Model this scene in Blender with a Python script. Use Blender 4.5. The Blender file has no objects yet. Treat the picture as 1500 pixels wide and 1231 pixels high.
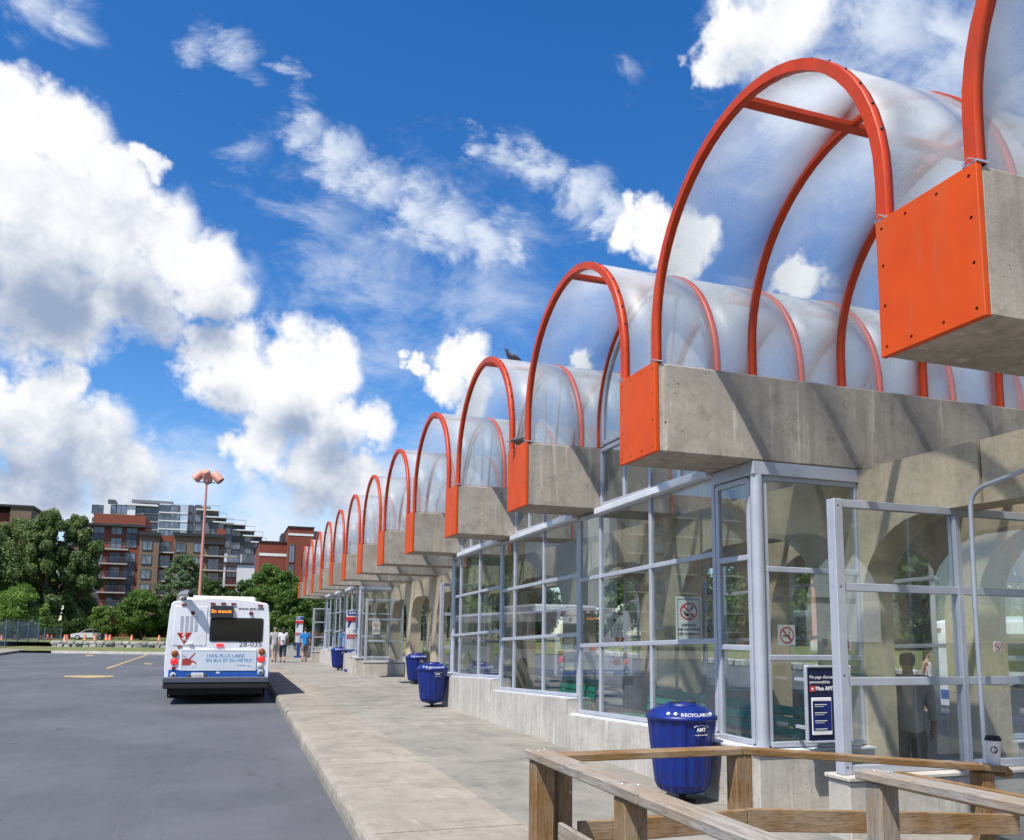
import bpy, bmesh, math, random
import numpy as np
from mathutils import Vector, Matrix, Euler

random.seed(7); rng = np.random.default_rng(7)
D = bpy.data; SC = bpy.context.scene; COL = SC.collection
rad = math.radians

# ------------------------------------------------------------------ camera
EYE = Vector((0.0, 0.0, 1.62))                      # sidewalk is z = 0
F_PX, YAW, PITCH, ROLL, PY = 1229.25, .3264, .1313, .0127, 764.58   # for a 1500 x 1231 picture
_f = Vector((math.sin(YAW)*math.cos(PITCH), math.cos(YAW)*math.cos(PITCH), math.sin(PITCH)))
_r0 = Vector((math.cos(YAW), -math.sin(YAW), 0)); _u0 = _r0.cross(_f)
_r = _r0*math.cos(ROLL) + _u0*math.sin(ROLL); _u = _u0*math.cos(ROLL) - _r0*math.sin(ROLL)
cd = D.cameras.new('camera'); cam = D.objects.new('camera', cd); COL.objects.link(cam)
cd.sensor_fit = 'HORIZONTAL'; cd.sensor_width = 36.0; cd.lens = 36.0*F_PX/1500
cd.shift_y = (PY - 615.5)/1500; cd.clip_start = .05; cd.clip_end = 3000
cam.matrix_world = Matrix((( _r.x, _u.x, -_f.x, EYE.x), (_r.y, _u.y, -_f.y, EYE.y), (_r.z, _u.z, -_f.z, EYE.z), (0,0,0,1)))
SC.camera = cam
def ray(x, y): return _f + _r*((x-750)/F_PX) + _u*((PY-y)/F_PX)
def atY(x, y, Y): d = ray(x, y); return EYE + d*(Y/d.y)
def atZ(x, y, z): d = ray(x, y); return EYE + d*((z-EYE.z)/d.z)

# ------------------------------------------------------------------ light, sky, exposure
SUN = Vector((1.39, 1.0, -2.9)).normalized()        # direction the light travels
sl = D.lights.new('sun', 'SUN'); sl.energy = 4.6; sl.angle = rad(.53); sl.color = (1.0, .955, .88)
so = D.objects.new('sun', sl); COL.objects.link(so); so.rotation_euler = SUN.to_track_quat('-Z', 'Y').to_euler(); so.location = (-20, -15, 40)
SC.view_settings.view_transform = 'Standard'; SC.view_settings.look = 'None'
SC.view_settings.exposure = 0.52; SC.view_settings.gamma = 1.0
SC.view_settings.use_curve_mapping = False
SC.render.engine = 'CYCLES'
SC.cycles.use_denoising = True
SC.cycles.max_bounces = 8; SC.cycles.transparent_max_bounces = 40
SC.cycles.caustics_reflective = False; SC.cycles.caustics_refractive = False

W = D.worlds.new('World'); SC.world = W; W.use_nodes = True
wn, wl = W.node_tree.nodes, W.node_tree.links
wn.clear()
def N(nt, typ, **kw):
    n = nt.nodes.new(typ)
    for k, v in kw.items():
        if k.startswith('i_'): n.inputs[int(k[2:]) if k[2:].isdigit() else k[2:].replace('_', ' ')].default_value = v
        else: setattr(n, k, v)
    return n

def px_dir(x, y): return ray(x, y).normalized()
CUMULUS = [(20,140,66),(100,195,72),(30,280,120),(165,270,66),(218,240,26),(125,340,118),(230,335,70),(25,400,110),(290,395,60),
    (190,430,84),(335,445,48),(95,450,90),(350,545,72),(435,548,78),(485,530,44),(300,505,52),(543,610,40),(480,620,58),
    (380,650,50),(470,700,66),(525,705,50),(415,600,60),(70,580,70),(106,550,36),(20,610,84),(130,650,78),(190,695,64),
    (60,700,80),(682,538,44),(645,562,36),(616,530,22),(690,590,38),(970,338,46),(1008,368,44),(925,335,30),
    (1075,60,56),(1150,35,66),(1040,100,38),(1165,412,40),(860,528,28)]
SHADE = [(70,450,125,1.1),(210,462,95,1.05),(-40,425,120,1.05),(310,475,70,.9),(430,625,64,.9),(330,605,60,.75),(490,665,60,.9),(570,670,50,.7),(110,700,140,.85),(230,740,100,.8),
    (10,690,120,.8),(410,720,70,.7),(490,745,110,.8),(1100,120,80,.5),(1300,120,120,.5),(1440,60,90,.5),(680,610,60,.5),(150,330,120,.28),(60,290,120,.2)]
WISP = [(440,185,44,.9),(490,230,52,1.),(545,270,56,1.),(600,300,60,1.05),(655,328,60,1.05),(710,350,52,1.),(755,362,34,.9),(345,100,34,.6),(425,122,24,.6),
    (355,212,36,.55),(395,180,26,.5),(295,75,26,.45),(790,262,46,.95),(740,245,30,.8),(850,300,56,1.),(900,330,40,1.),(695,228,26,.8),
    (100,28,52,.8),(50,5,60,.75),(560,440,150,.35),(700,430,150,.35),(470,330,70,.42),(340,400,50,.7),
    (1240,240,110,.35),(300,715,100,.6),(400,775,150,.8),(180,775,150,.75),(580,740,150,.62),(1180,110,110,.75),(1400,70,120,.85),(1290,60,120,.85),(1100,40,90,.8),(1450,160,80,.7),(920,100,28,.35),(60,740,100,.8)]

def blob_group(name, blobs, smooth):
    g = D.node_groups.new(name, 'ShaderNodeTree')
    g.interface.new_socket('Dir', in_out='INPUT', socket_type='NodeSocketVector')
    g.interface.new_socket('Fac', in_out='OUTPUT', socket_type='NodeSocketFloat')
    gi = g.nodes.new('NodeGroupInput'); go = g.nodes.new('NodeGroupOutput'); L = g.links
    acc = None
    for b in blobs:
        x, y, r = b[:3]; a = b[3] if len(b) > 3 else 1.0
        d = px_dir(x, y); rr = r/F_PX*d.dot(_f)
        dn = N(g, 'ShaderNodeVectorMath', operation='DISTANCE'); L.new(gi.outputs[0], dn.inputs[0]); dn.inputs[1].default_value = d
        k = N(g, 'ShaderNodeMath', operation='MULTIPLY_ADD'); L.new(dn.outputs['Value'], k.inputs[0])
        k.inputs[1].default_value = -a/rr; k.inputs[2].default_value = a
        if acc is None: acc = k
        else:
            m = N(g, 'ShaderNodeMath', operation='SMOOTH_MAX' if smooth else 'MAXIMUM'); m.inputs[2].default_value = smooth
            L.new(acc.outputs[0], m.inputs[0]); L.new(k.outputs[0], m.inputs[1]); acc = m
    L.new(acc.outputs[0], go.inputs[0])
    return g
gC = blob_group('cumulus_positions', CUMULUS, 0); gS = blob_group('cloud_bases', SHADE, .3); gW = blob_group('wisp_positions', WISP, 0)
nt = W.node_tree
def NM(op, a, b=None, c=None):
    n = N(nt, 'ShaderNodeMath', operation=op)
    for i,v in enumerate((a,b,c)):
        if v is None: continue
        if isinstance(v,(int,float)): n.inputs[i].default_value = v
        else: wl.new(v, n.inputs[i])
    return n.outputs[0]
def NV(op, a, b=None, sc=None):
    n = N(nt, 'ShaderNodeVectorMath', operation=op); wl.new(a, n.inputs[0])
    if b is not None:
        if isinstance(b, tuple): n.inputs[1].default_value = b
        else: wl.new(b, n.inputs[1])
    if sc is not None: n.inputs['Scale'].default_value = sc
    return n.outputs['Value'] if op in ('DOT_PRODUCT','DISTANCE') else n.outputs[0]
def NR(f, lo, hi, a=0., b=1., smooth=True):
    n = N(nt, 'ShaderNodeMapRange', interpolation_type='SMOOTHSTEP' if smooth else 'LINEAR'); wl.new(f, n.inputs[0])
    for i,v in enumerate((lo,hi,a,b)): n.inputs[i+1].default_value = v
    return n.outputs[0]
def NG(g, v): n = nt.nodes.new('ShaderNodeGroup'); n.node_tree = g; wl.new(v, n.inputs[0]); return n.outputs[0]
def NN(v, scale, det, rough=.58, out='Fac', dist=0.): n = N(nt, 'ShaderNodeTexNoise', i_Scale=scale, i_Detail=float(det), i_Roughness=rough, i_Distortion=dist); wl.new(v, n.inputs['Vector']); return n.outputs[out]
tc = N(nt, 'ShaderNodeTexCoord').outputs['Generated']
sky = N(nt, 'ShaderNodeTexSky', sky_type='NISHITA', sun_disc=False)
sky.sun_elevation = math.asin(-SUN.z); sky.sun_rotation = math.atan2(-SUN.x, -SUN.y)
sky.altitude = 50; sky.air_density = 1.0; sky.dust_density = .4; sky.ozone_density = 3.0
hs = N(nt, 'ShaderNodeHueSaturation'); hs.inputs['Hue'].default_value = .507; hs.inputs['Saturation'].default_value = 1.36; hs.inputs['Value'].default_value = 1.2
wl.new(sky.outputs[0], hs.inputs['Color'])
# cumulus: placed clouds in view and the same kind of clouds over the rest of the sky, edges broken by turbulence
warp = NV('SCALE', NV('SUBTRACT', NN(tc, 15., 4, .6, 'Color'), (.5,.5,.5)), sc=.10)
wd = NV('ADD', tc, warp)
dotf = NV('DOT_PRODUCT', tc, tuple(px_dir(700, 480)))
other = NM('ADD', NR(NN(tc, 3.2, 2), .46, .72, -.4, .7, False), NR(dotf, .80, .72, -1.2, 0., False))
fine = NN(tc, 30., 7, .62)
dens = NM('ADD', NM('MAXIMUM', NG(gC, wd), other), NM('MULTIPLY_ADD', fine, 1.0, -.5))
al = NR(dens, -.10, .42)
shade = NG(gS, NV('ADD', tc, NV('SCALE', warp, sc=.45)))
# sunlit from the upper left: turbulence gives small lit and shaded lobes
lobes = NN(NV('ADD', tc, (.012,.006,-.022)), 15., 4, .6)
lob = NM('SUBTRACT', NN(tc, 15., 4, .6), lobes)
sh = NR(NM('ADD', NM('MULTIPLY_ADD', lob, -1.2, .05), NM('MAXIMUM', shade, 0.)), -.05, 1.05)
# wisps
mp = N(nt, 'ShaderNodeMapping'); wl.new(tc, mp.inputs['Vector']); mp.inputs['Rotation'].default_value = (0,.6,0); mp.inputs['Scale'].default_value = (.7,1,1.3)
nw = N(nt, 'ShaderNodeTexNoise', i_Scale=13.0, i_Detail=7.0, i_Roughness=.66, i_Distortion=.3); wl.new(mp.outputs[0], nw.inputs['Vector'])
wv = NG(gW, NV('ADD', tc, NV('SCALE', NV('SUBTRACT', nw.outputs['Color'], (.5,.5,.5)), sc=.13)))
wa = NR(NM('ADD', NM('MULTIPLY_ADD', nw.outputs['Fac'], 1.7, -.86), wv), -.16, .95, 0., .9)
ccol = N(nt, 'ShaderNodeMix', data_type='RGBA'); wl.new(sh, ccol.inputs[0])
ccol.inputs[6].default_value = (7.2, 7.25, 7.35, 1); ccol.inputs[7].default_value = (2.3, 2.9, 4.1, 1)
m1 = N(nt, 'ShaderNodeMix', data_type='RGBA'); wl.new(wa, m1.inputs[0]); wl.new(hs.outputs[0], m1.inputs[6]); m1.inputs[7].default_value = (5.6, 6.1, 6.9, 1)
m2 = N(nt, 'ShaderNodeMix', data_type='RGBA'); wl.new(al, m2.inputs[0]); wl.new(m1.outputs[2], m2.inputs[6]); wl.new(ccol.outputs[2], m2.inputs[7])
bg = N(nt, 'ShaderNodeBackground'); bg.inputs['Strength'].default_value = .10; wl.new(m2.outputs[2], bg.inputs['Color'])
wo = N(nt, 'ShaderNodeOutputWorld'); wl.new(bg.outputs[0], wo.inputs[0])
W.cycles.sampling_method = 'MANUAL'; W.cycles.sample_map_resolution = 512

# ------------------------------------------------------------------ mesh helpers
class MB:
    def __init__(s): s.v = []; s.f = []; s.sm = []
    def add(s, vs, fs, smooth=False):
        o = len(s.v); s.v += [tuple(p) for p in vs]
        s.f += [tuple(i+o for i in f) for f in fs]; s.sm += [smooth]*len(fs); return s
    def box(s, a, b, ch=0.0):
        x0,y0,z0 = a; x1,y1,z1 = b
        if x0 > x1: x0,x1 = x1,x0
        if y0 > y1: y0,y1 = y1,y0
        if z0 > z1: z0,z1 = z1,z0
        ch = min(ch, .45*min(x1-x0, y1-y0, z1-z0))
        if ch <= 0:
            vs = [(x0,y0,z0),(x1,y0,z0),(x1,y1,z0),(x0,y1,z0),(x0,y0,z1),(x1,y0,z1),(x1,y1,z1),(x0,y1,z1)]
            return s.add(vs, [(0,3,2,1),(4,5,6,7),(0,1,5,4),(1,2,6,5),(2,3,7,6),(3,0,4,7)])
        vs = []; idx = {}
        X = (x0,x1); Y = (y0,y1); Z = (z0,z1)
        for i in (0,1):
            for j in (0,1):
                for k in (0,1):
                    sx = ch*(1-2*i); sy = ch*(1-2*j); sz = ch*(1-2*k)
                    idx[i,j,k] = len(vs)
                    vs += [(X[i],Y[j]+sy,Z[k]+sz),(X[i]+sx,Y[j],Z[k]+sz),(X[i]+sx,Y[j]+sy,Z[k])]
        def q(a_, ax): return idx[a_]+ax
        fs = []
        for i in (0,1):
            l = [q((i,0,0),0),q((i,1,0),0),q((i,1,1),0),q((i,0,1),0)]; fs.append(tuple(l if i else l[::-1]))
            l = [q((0,i,0),1),q((0,i,1),1),q((1,i,1),1),q((1,i,0),1)]; fs.append(tuple(l if i else l[::-1]))
            l = [q((0,0,i),2),q((1,0,i),2),q((1,1,i),2),q((0,1,i),2)]; fs.append(tuple(l if i else l[::-1]))
        for i in (0,1):
            for j in (0,1):
                e = [q((i,j,0),0),q((i,j,1),0),q((i,j,1),1),q((i,j,0),1)]; fs.append(tuple(e if i != j else e[::-1]))
                e = [q((i,0,j),0),q((i,0,j),2),q((i,1,j),2),q((i,1,j),0)]; fs.append(tuple(e if i != j else e[::-1]))
                e = [q((0,i,j),1),q((1,i,j),1),q((1,i,j),2),q((0,i,j),2)]; fs.append(tuple(e if i != j else e[::-1]))
                for k in (0,1):
                    t = [q((i,j,k),0),q((i,j,k),1),q((i,j,k),2)]; fs.append(tuple(t if (i+j+k) % 2 else t[::-1]))
        return s.add(vs, fs)
    def obox(s, p0, p1, w, h, up=(0,0,1), ch=0.0):      # bar from p0 to p1, w across, h along 'up'
        p0 = Vector(p0); p1 = Vector(p1); d = (p1-p0); l = d.length; d.normalize()
        u = Vector(up); sd = d.cross(u); sd.normalize(); u = sd.cross(d)
        t = MB().box((-w/2,0,-h/2),(w/2,l,h/2),ch)
        return s.add([p0 + sd*x + d*y + u*z for x,y,z in t.v], t.f)
    def prism(s, poly, axis, a, b, smooth=False):        # poly of 2D points, extruded along axis
        n = len(poly)
        def mk(p, t): return {'x':(t,p[0],p[1]),'y':(p[0],t,p[1]),'z':(p[0],p[1],t)}[axis]
        vs = [mk(p,a) for p in poly] + [mk(p,b) for p in poly]
        fs = [tuple(range(n))[::-1], tuple(range(n,2*n))] + [(i,(i+1)%n,n+(i+1)%n,n+i) for i in range(n)]
        o = len(s.f); s.add(vs, fs)
        if smooth:
            for i in range(o+2, len(s.f)): s.sm[i] = True
        return s
    def tube(s, path, r, n=10, cap=True, smooth=True):
        path = [Vector(p) for p in path]; m = len(path)
        rs = r if isinstance(r, (list,tuple)) else [r]*m
        vs = []; prev = None
        for i,p in enumerate(path):
            t = (path[min(i+1,m-1)] - path[max(i-1,0)]).normalized()
            if prev is None:
                a = t.orthogonal().normalized()
            else:
                a = (prev - t*prev.dot(t)).normalized()
            b = t.cross(a); prev = a
            for k in range(n):
                c = math.cos(2*math.pi*k/n); sn = math.sin(2*math.pi*k/n)
                vs.append(p + (a*c + b*sn)*rs[i])
        fs = []
        for i in range(m-1):
            for k in range(n):
                fs.append((i*n+k, i*n+(k+1)%n, (i+1)*n+(k+1)%n, (i+1)*n+k))
        s.add(vs, fs, smooth)
        if cap:
            s.add(vs[:n], [tuple(range(n))[::-1]]); s.add(vs[-n:], [tuple(range(n))])
        return s
    def lathe(s, prof, n=24, c=(0,0,0), smooth=True, axis='z'):
        vs = []; fs = []; m = len(prof)
        for r,z in prof:
            for k in range(n):
                a = 2*math.pi*k/n; x = r*math.cos(a); y = r*math.sin(a)
                p = {'z':(x,y,z),'y':(x,z,-y),'x':(z,x,y)}[axis]
                vs.append((p[0]+c[0],p[1]+c[1],p[2]+c[2]))
        for i in range(m-1):
            for k in range(n): fs.append((i*n+k,i*n+(k+1)%n,(i+1)*n+(k+1)%n,(i+1)*n+k))
        s.add(vs, fs, smooth)
        s.add(vs[:n], [tuple(range(n))[::-1]]); s.add(vs[-n:], [tuple(range(n))])
        return s
    def mesh(s, name, off=(0,0,0)):
        me = D.meshes.new(name); o = off
        me.from_pydata([(x-o[0],y-o[1],z-o[2]) for x,y,z in s.v], [], s.f)
        me.polygons.foreach_set('use_smooth', s.sm); me.update(); return me

ORG = {}
def link(o, parent=None):
    COL.objects.link(o)
    if parent is not None: o.parent = parent; ORG[o.name] = ORG.get(parent.name, (0,0,0))
    return o
def thing(name, label, cat, loc=(0,0,0), group=None, rz=0):
    o = D.objects.new(name, None); COL.objects.link(o); o.location = loc; o.rotation_euler = (0,0,rz)
    o.empty_display_size = .2; ORG[o.name] = tuple(loc); tag(o, label, cat, group); return o
def tag(o, label, cat, group=None):
    o['label'] = label; o['category'] = cat
    if group: o['group'] = group
    return o
def part(name, mb, mat, parent, local=False, loc=None, rot=None):
    """child mesh; mb in world coordinates of the thing (or its own when local)"""
    off = (0,0,0) if local else ORG.get(parent.name, (0,0,0))
    me = mb if isinstance(mb, bpy.types.Mesh) else mb.mesh(name, off)
    if not me.materials: me.materials.append(mat)
    o = D.objects.new(name, me); link(o, parent)
    if loc is not None: o.location = loc
    if rot is not None: o.rotation_euler = rot
    return o
def struct(name, mb, mat):
    me = mb.mesh(name); me.materials.append(mat); o = D.objects.new(name, me); COL.objects.link(o); o['kind'] = 'structure'; ORG[o.name] = (0,0,0); return o
def solo(name, mb, mat, label, cat, loc=(0,0,0), group=None, rz=0):
    me = mb if isinstance(mb, bpy.types.Mesh) else mb.mesh(name)
    if not me.materials: me.materials.append(mat)
    o = D.objects.new(name, me); COL.objects.link(o); o.location = loc; o.rotation_euler = (0,0,rz); ORG[o.name]=tuple(loc); return tag(o, label, cat, group)
def copy_tree(o, parent=None, loc=None, rz=None, label=None):
    c = o.copy(); COL.objects.link(c); c.parent = parent
    if loc is not None: c.location = loc
    if rz is not None: c.rotation_euler = (0,0,rz)
    if label: c['label'] = label
    for ch in list(o.children): copy_tree(ch, c)
    return c
def eval_mesh(o, name):
    bpy.context.view_layer.update()
    dg = bpy.context.evaluated_depsgraph_get(); me = D.meshes.new_from_object(o.evaluated_get(dg)); me.name = name
    D.objects.remove(o, do_unlink=True); return me
def text_mesh(s, size, width=None, bold=.0, depth=.001, align='CENTER'):
    c = D.curves.new('lettering', 'FONT'); c.body = s; c.size = size; c.align_x = align; c.align_y = 'CENTER'; c.offset = bold; c.extrude = depth; c.resolution_u = 2
    o = D.objects.new('lettering', c); COL.objects.link(o); me = eval_mesh(o, 'lettering'); D.curves.remove(c)
    if width:
        xs = [v.co.x for v in me.vertices]; k = width/(max(xs)-min(xs))
        for v in me.vertices: v.co.x *= k
    return me
def text(parent, s, size, pos, mat, rot=(rad(90),0,0), name='lettering', **kw):
    me = text_mesh(s, size, **kw); o = ORG.get(parent.name, (0,0,0))
    return part(name, me, mat, parent, loc=(pos[0]-o[0],pos[1]-o[1],pos[2]-o[2]), rot=rot)

# ------------------------------------------------------------------ materials
def newmat(name):
    m = D.materials.new(name); m.use_nodes = True; t = m.node_tree; b = t.nodes['Principled BSDF']; return m, t, b
def wpos(t): return t.nodes.new('ShaderNodeNewGeometry').outputs['Position']
def noise(t, vec, scale, detail=5, rough=.6, sc=None):
    if sc is not None:
        mp = N(t, 'ShaderNodeMapping'); t.links.new(vec, mp.inputs['Vector']); mp.inputs['Scale'].default_value = sc; vec = mp.outputs[0]
    n = N(t, 'ShaderNodeTexNoise', i_Scale=scale, i_Detail=float(detail), i_Roughness=rough); t.links.new(vec, n.inputs['Vector']); return n.outputs['Fac']
def ramp(t, fac, lo, hi, a=0.0, b=1.0):
    r = N(t, 'ShaderNodeMapRange'); t.links.new(fac, r.inputs[0])
    for i,v in enumerate((lo,hi,a,b)): r.inputs[i+1].default_value = v
    return r.outputs[0]
def mix(t, fac, a, b, blend='MIX'):
    m = N(t, 'ShaderNodeMix', data_type='RGBA', blend_type=blend)
    if isinstance(fac, (int,float)): m.inputs[0].default_value = fac
    else: t.links.new(fac, m.inputs[0])
    for s,v in ((6,a),(7,b)):
        if isinstance(v, tuple): m.inputs[s].default_value = v if len(v) == 4 else v+(1,)
        else: t.links.new(v, m.inputs[s])
    return m.outputs[2]
def bump(t, b, h, strength=.2, dist=.01):
    n = N(t, 'ShaderNodeBump', i_Strength=strength, i_Distance=dist); t.links.new(h, n.inputs['Height']); t.links.new(n.outputs[0], b.inputs['Normal'])
def M(name, c1, c2=None, scale=6., rough=.6, metal=0., bmp=0., bscale=None, spec=.5, coat=0., sc=None, lo=.35, hi=.65, rvar=0., objvar=0.):
    m, t, b = newmat(name); b.inputs['Roughness'].default_value = rough; b.inputs['Metallic'].default_value = metal
    b.inputs['Specular IOR Level'].default_value = spec; b.inputs['Coat Weight'].default_value = coat
    P = wpos(t)
    if c2 is None: c2 = tuple(x*.82 for x in c1)
    n = noise(t, P, scale, sc=sc); col = mix(t, ramp(t, n, lo, hi), c1, c2)
    if objvar:
        oi = t.nodes.new('ShaderNodeObjectInfo'); v = ramp(t, oi.outputs['Random'], 0, 1, 1-objvar, 1+objvar)
        cc = N(t, 'ShaderNodeCombineColor'); [t.links.new(v, cc.inputs[i]) for i in range(3)]
        col = mix(t, 1.0, col, cc.outputs[0], 'MULTIPLY')
    t.links.new(col, b.inputs['Base Color'])
    if rvar: t.links.new(ramp(t, noise(t, P, scale*2.3), .3, .7, rough-rvar, rough+rvar), b.inputs['Roughness'])
    if bmp: bump(t, b, noise(t, P, bscale or scale*8, 4), bmp)
    return m
def worn(m, dirt, k, sc, lo=.5, hi=.72):
    t = m.node_tree; b = t.nodes['Principled BSDF']; l = b.inputs['Base Color'].links[0]; src = l.from_socket; P = wpos(t)
    col = mix(t, ramp(t, noise(t, P, 1.0, 7, .68, sc=sc), lo, hi, 0, k), src, dirt)
    col = mix(t, ramp(t, noise(t, P, 45, 4, .6), .66, .74, 0, k), col, tuple(x*.5 for x in dirt)); t.links.new(col, b.inputs['Base Color']); return m
def emit(name, col, strength, base=(.02,.02,.02)):
    m, t, b = newmat(name); b.inputs['Base Color'].default_value = base+(1,); b.inputs['Emission Color'].default_value = col+(1,); b.inputs['Emission Strength'].default_value = strength; return m

def concrete(name, c1, c2, stain=.5, streak=.45, pores=True, wet=None, objvar=.05):
    m, t, b = newmat(name); P = wpos(t); b.inputs['Roughness'].default_value = .88; b.inputs['Specular IOR Level'].default_value = .25
    col = mix(t, ramp(t, noise(t, P, 1.1, 6, .65), .3, .7), c1, c2)
    col = mix(t, ramp(t, noise(t, P, 2.6, 8, .7), .52, .72, 0, stain), col, tuple(x*.45 for x in c1))
    col = mix(t, ramp(t, noise(t, P, 1.0, 6, .6, sc=(7,7,.55)), .5, .78, 0, streak), col, tuple(x*.5 for x in c1))
    col = mix(t, ramp(t, noise(t, P, 1.0, 5, .6, sc=(9,9,.7)), .58, .74, 0, streak*.8), col, tuple(min(.8,x*1.5) for x in c1))
    col = mix(t, ramp(t, noise(t, P, 22, 5, .7), .40, .66, 0, .42), col, tuple(x*.55 for x in c1))
    col = mix(t, ramp(t, noise(t, P, 5, 7, .72), .54, .66, 0, .4), col, tuple(x*.5 for x in c2))
    h = noise(t, P, 60, 5, .7)
    if pores:
        vo = N(t, 'ShaderNodeTexVoronoi', i_Scale=17.0); t.links.new(P, vo.inputs['Vector'])
        th = ramp(t, noise(t, P, 1.7, 3), .45, .75, .02, .19)
        ls = N(t, 'ShaderNodeMath', operation='LESS_THAN'); t.links.new(vo.outputs['Distance'], ls.inputs[0]); t.links.new(th, ls.inputs[1])
        col = mix(t, ls.outputs[0], col, tuple(x*.28 for x in c1))
        v3 = N(t, 'ShaderNodeTexVoronoi', i_Scale=8.0); t.links.new(P, v3.inputs['Vector'])
        t3 = ramp(t, noise(t, P, .9, 4, .6), .50, .72, .0, .15)
        l3 = N(t, 'ShaderNodeMath', operation='LESS_THAN'); t.links.new(v3.outputs['Distance'], l3.inputs[0]); t.links.new(t3, l3.inputs[1])
        col = mix(t, l3.outputs[0], col, tuple(x*.22 for x in c1))
        s = N(t, 'ShaderNodeMath', operation='SUBTRACT'); t.links.new(h, s.inputs[0]); t.links.new(ls.outputs[0], s.inputs[1])
        s_ = N(t, 'ShaderNodeMath', operation='SUBTRACT'); t.links.new(s.outputs[0], s_.inputs[0]); t.links.new(l3.outputs[0], s_.inputs[1]); h = s_.outputs[0]
    if objvar:
        oi = t.nodes.new('ShaderNodeObjectInfo'); v = ramp(t, oi.outputs['Random'], 0, 1, 1-objvar, 1+objvar)
        cc = N(t, 'ShaderNodeCombineColor'); [t.links.new(v, cc.inputs[i]) for i in range(3)]
        col = mix(t, 1.0, col, cc.outputs[0], 'MULTIPLY')
    t.links.new(col, b.inputs['Base Color']); bump(t, b, h, .35, .006)
    return m

m_beam = concrete('beam_concrete', (.46,.41,.34), (.27,.245,.21), stain=.75, streak=.85)
m_arc = concrete('arcade_concrete', (.60,.51,.365), (.48,.405,.29), stain=.35, streak=.4)
m_low = concrete('low_wall_concrete', (.58,.54,.48), (.43,.405,.365), stain=.4, streak=.75)
m_orange = M('orange_panel_paint', (.66,.075,.004), (.58,.062,.004), 3., rough=.5, spec=.25, bmp=.03, bscale=30, rvar=.08)
m_rib = M('orange_rib_paint', (.58,.052,.006), (.48,.04,.005), 5., rough=.45, spec=.3, bmp=.03, bscale=40)
worn(m_orange, (.42,.12,.04), .5, (6,6,.9)); worn(m_rib, (.30,.06,.03), .45, (3,3,3))
m_dark = M('dark_metal', (.03,.03,.032), rough=.5)
m_alu = M('grey_aluminium', (.46,.485,.55), (.39,.415,.475), 4., rough=.38, metal=.25, rvar=.08)
m_aluw = M('pale_flashing', (.62,.65,.70), (.52,.55,.60), 3., rough=.45)
m_seal = M('black_gasket', (.02,.02,.022), rough=.7)

def schlick(t, f0):
    lw = N(t, 'ShaderNodeLayerWeight', i_Blend=.5)
    p = N(t, 'ShaderNodeMath', operation='POWER'); t.links.new(lw.outputs['Facing'], p.inputs[0]); p.inputs[1].default_value = 5.0
    q = N(t, 'ShaderNodeMath', operation='MULTIPLY_ADD'); t.links.new(p.outputs[0], q.inputs[0]); q.inputs[1].default_value = 1-f0; q.inputs[2].default_value = f0
    return q.outputs[0]
def glassmat(name, tint, ior=1.45, rough=0.0, dirt=.04):
    m, t, b = newmat(name); t.nodes.remove(b); o = t.nodes['Material Output']
    tr = N(t, 'ShaderNodeBsdfTransparent'); tr.inputs[0].default_value = tint+(1,)
    gl = N(t, 'ShaderNodeBsdfGlossy'); gl.inputs['Roughness'].default_value = rough; gl.inputs[0].default_value = (.95,.97,1,1)
    df = N(t, 'ShaderNodeBsdfDiffuse'); df.inputs[0].default_value = (.55,.55,.52,1)
    P = wpos(t); d = ramp(t, noise(t, P, 3.0, 6, .65, sc=(1,1,.6)), .4, .8, 0, dirt)
    s1 = N(t, 'ShaderNodeMixShader'); t.links.new(d, s1.inputs[0]); t.links.new(tr.outputs[0], s1.inputs[1]); t.links.new(df.outputs[0], s1.inputs[2])
    s2 = N(t, 'ShaderNodeMixShader'); t.links.new(schlick(t, ior), s2.inputs[0]); t.links.new(s1.outputs[0], s2.inputs[1]); t.links.new(gl.outputs[0], s2.inputs[2])
    t.links.new(s2.outputs[0], o.inputs[0]); return m
m_glass = glassmat('window_glass', (.925,.955,.95), .095, dirt=.07)
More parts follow.
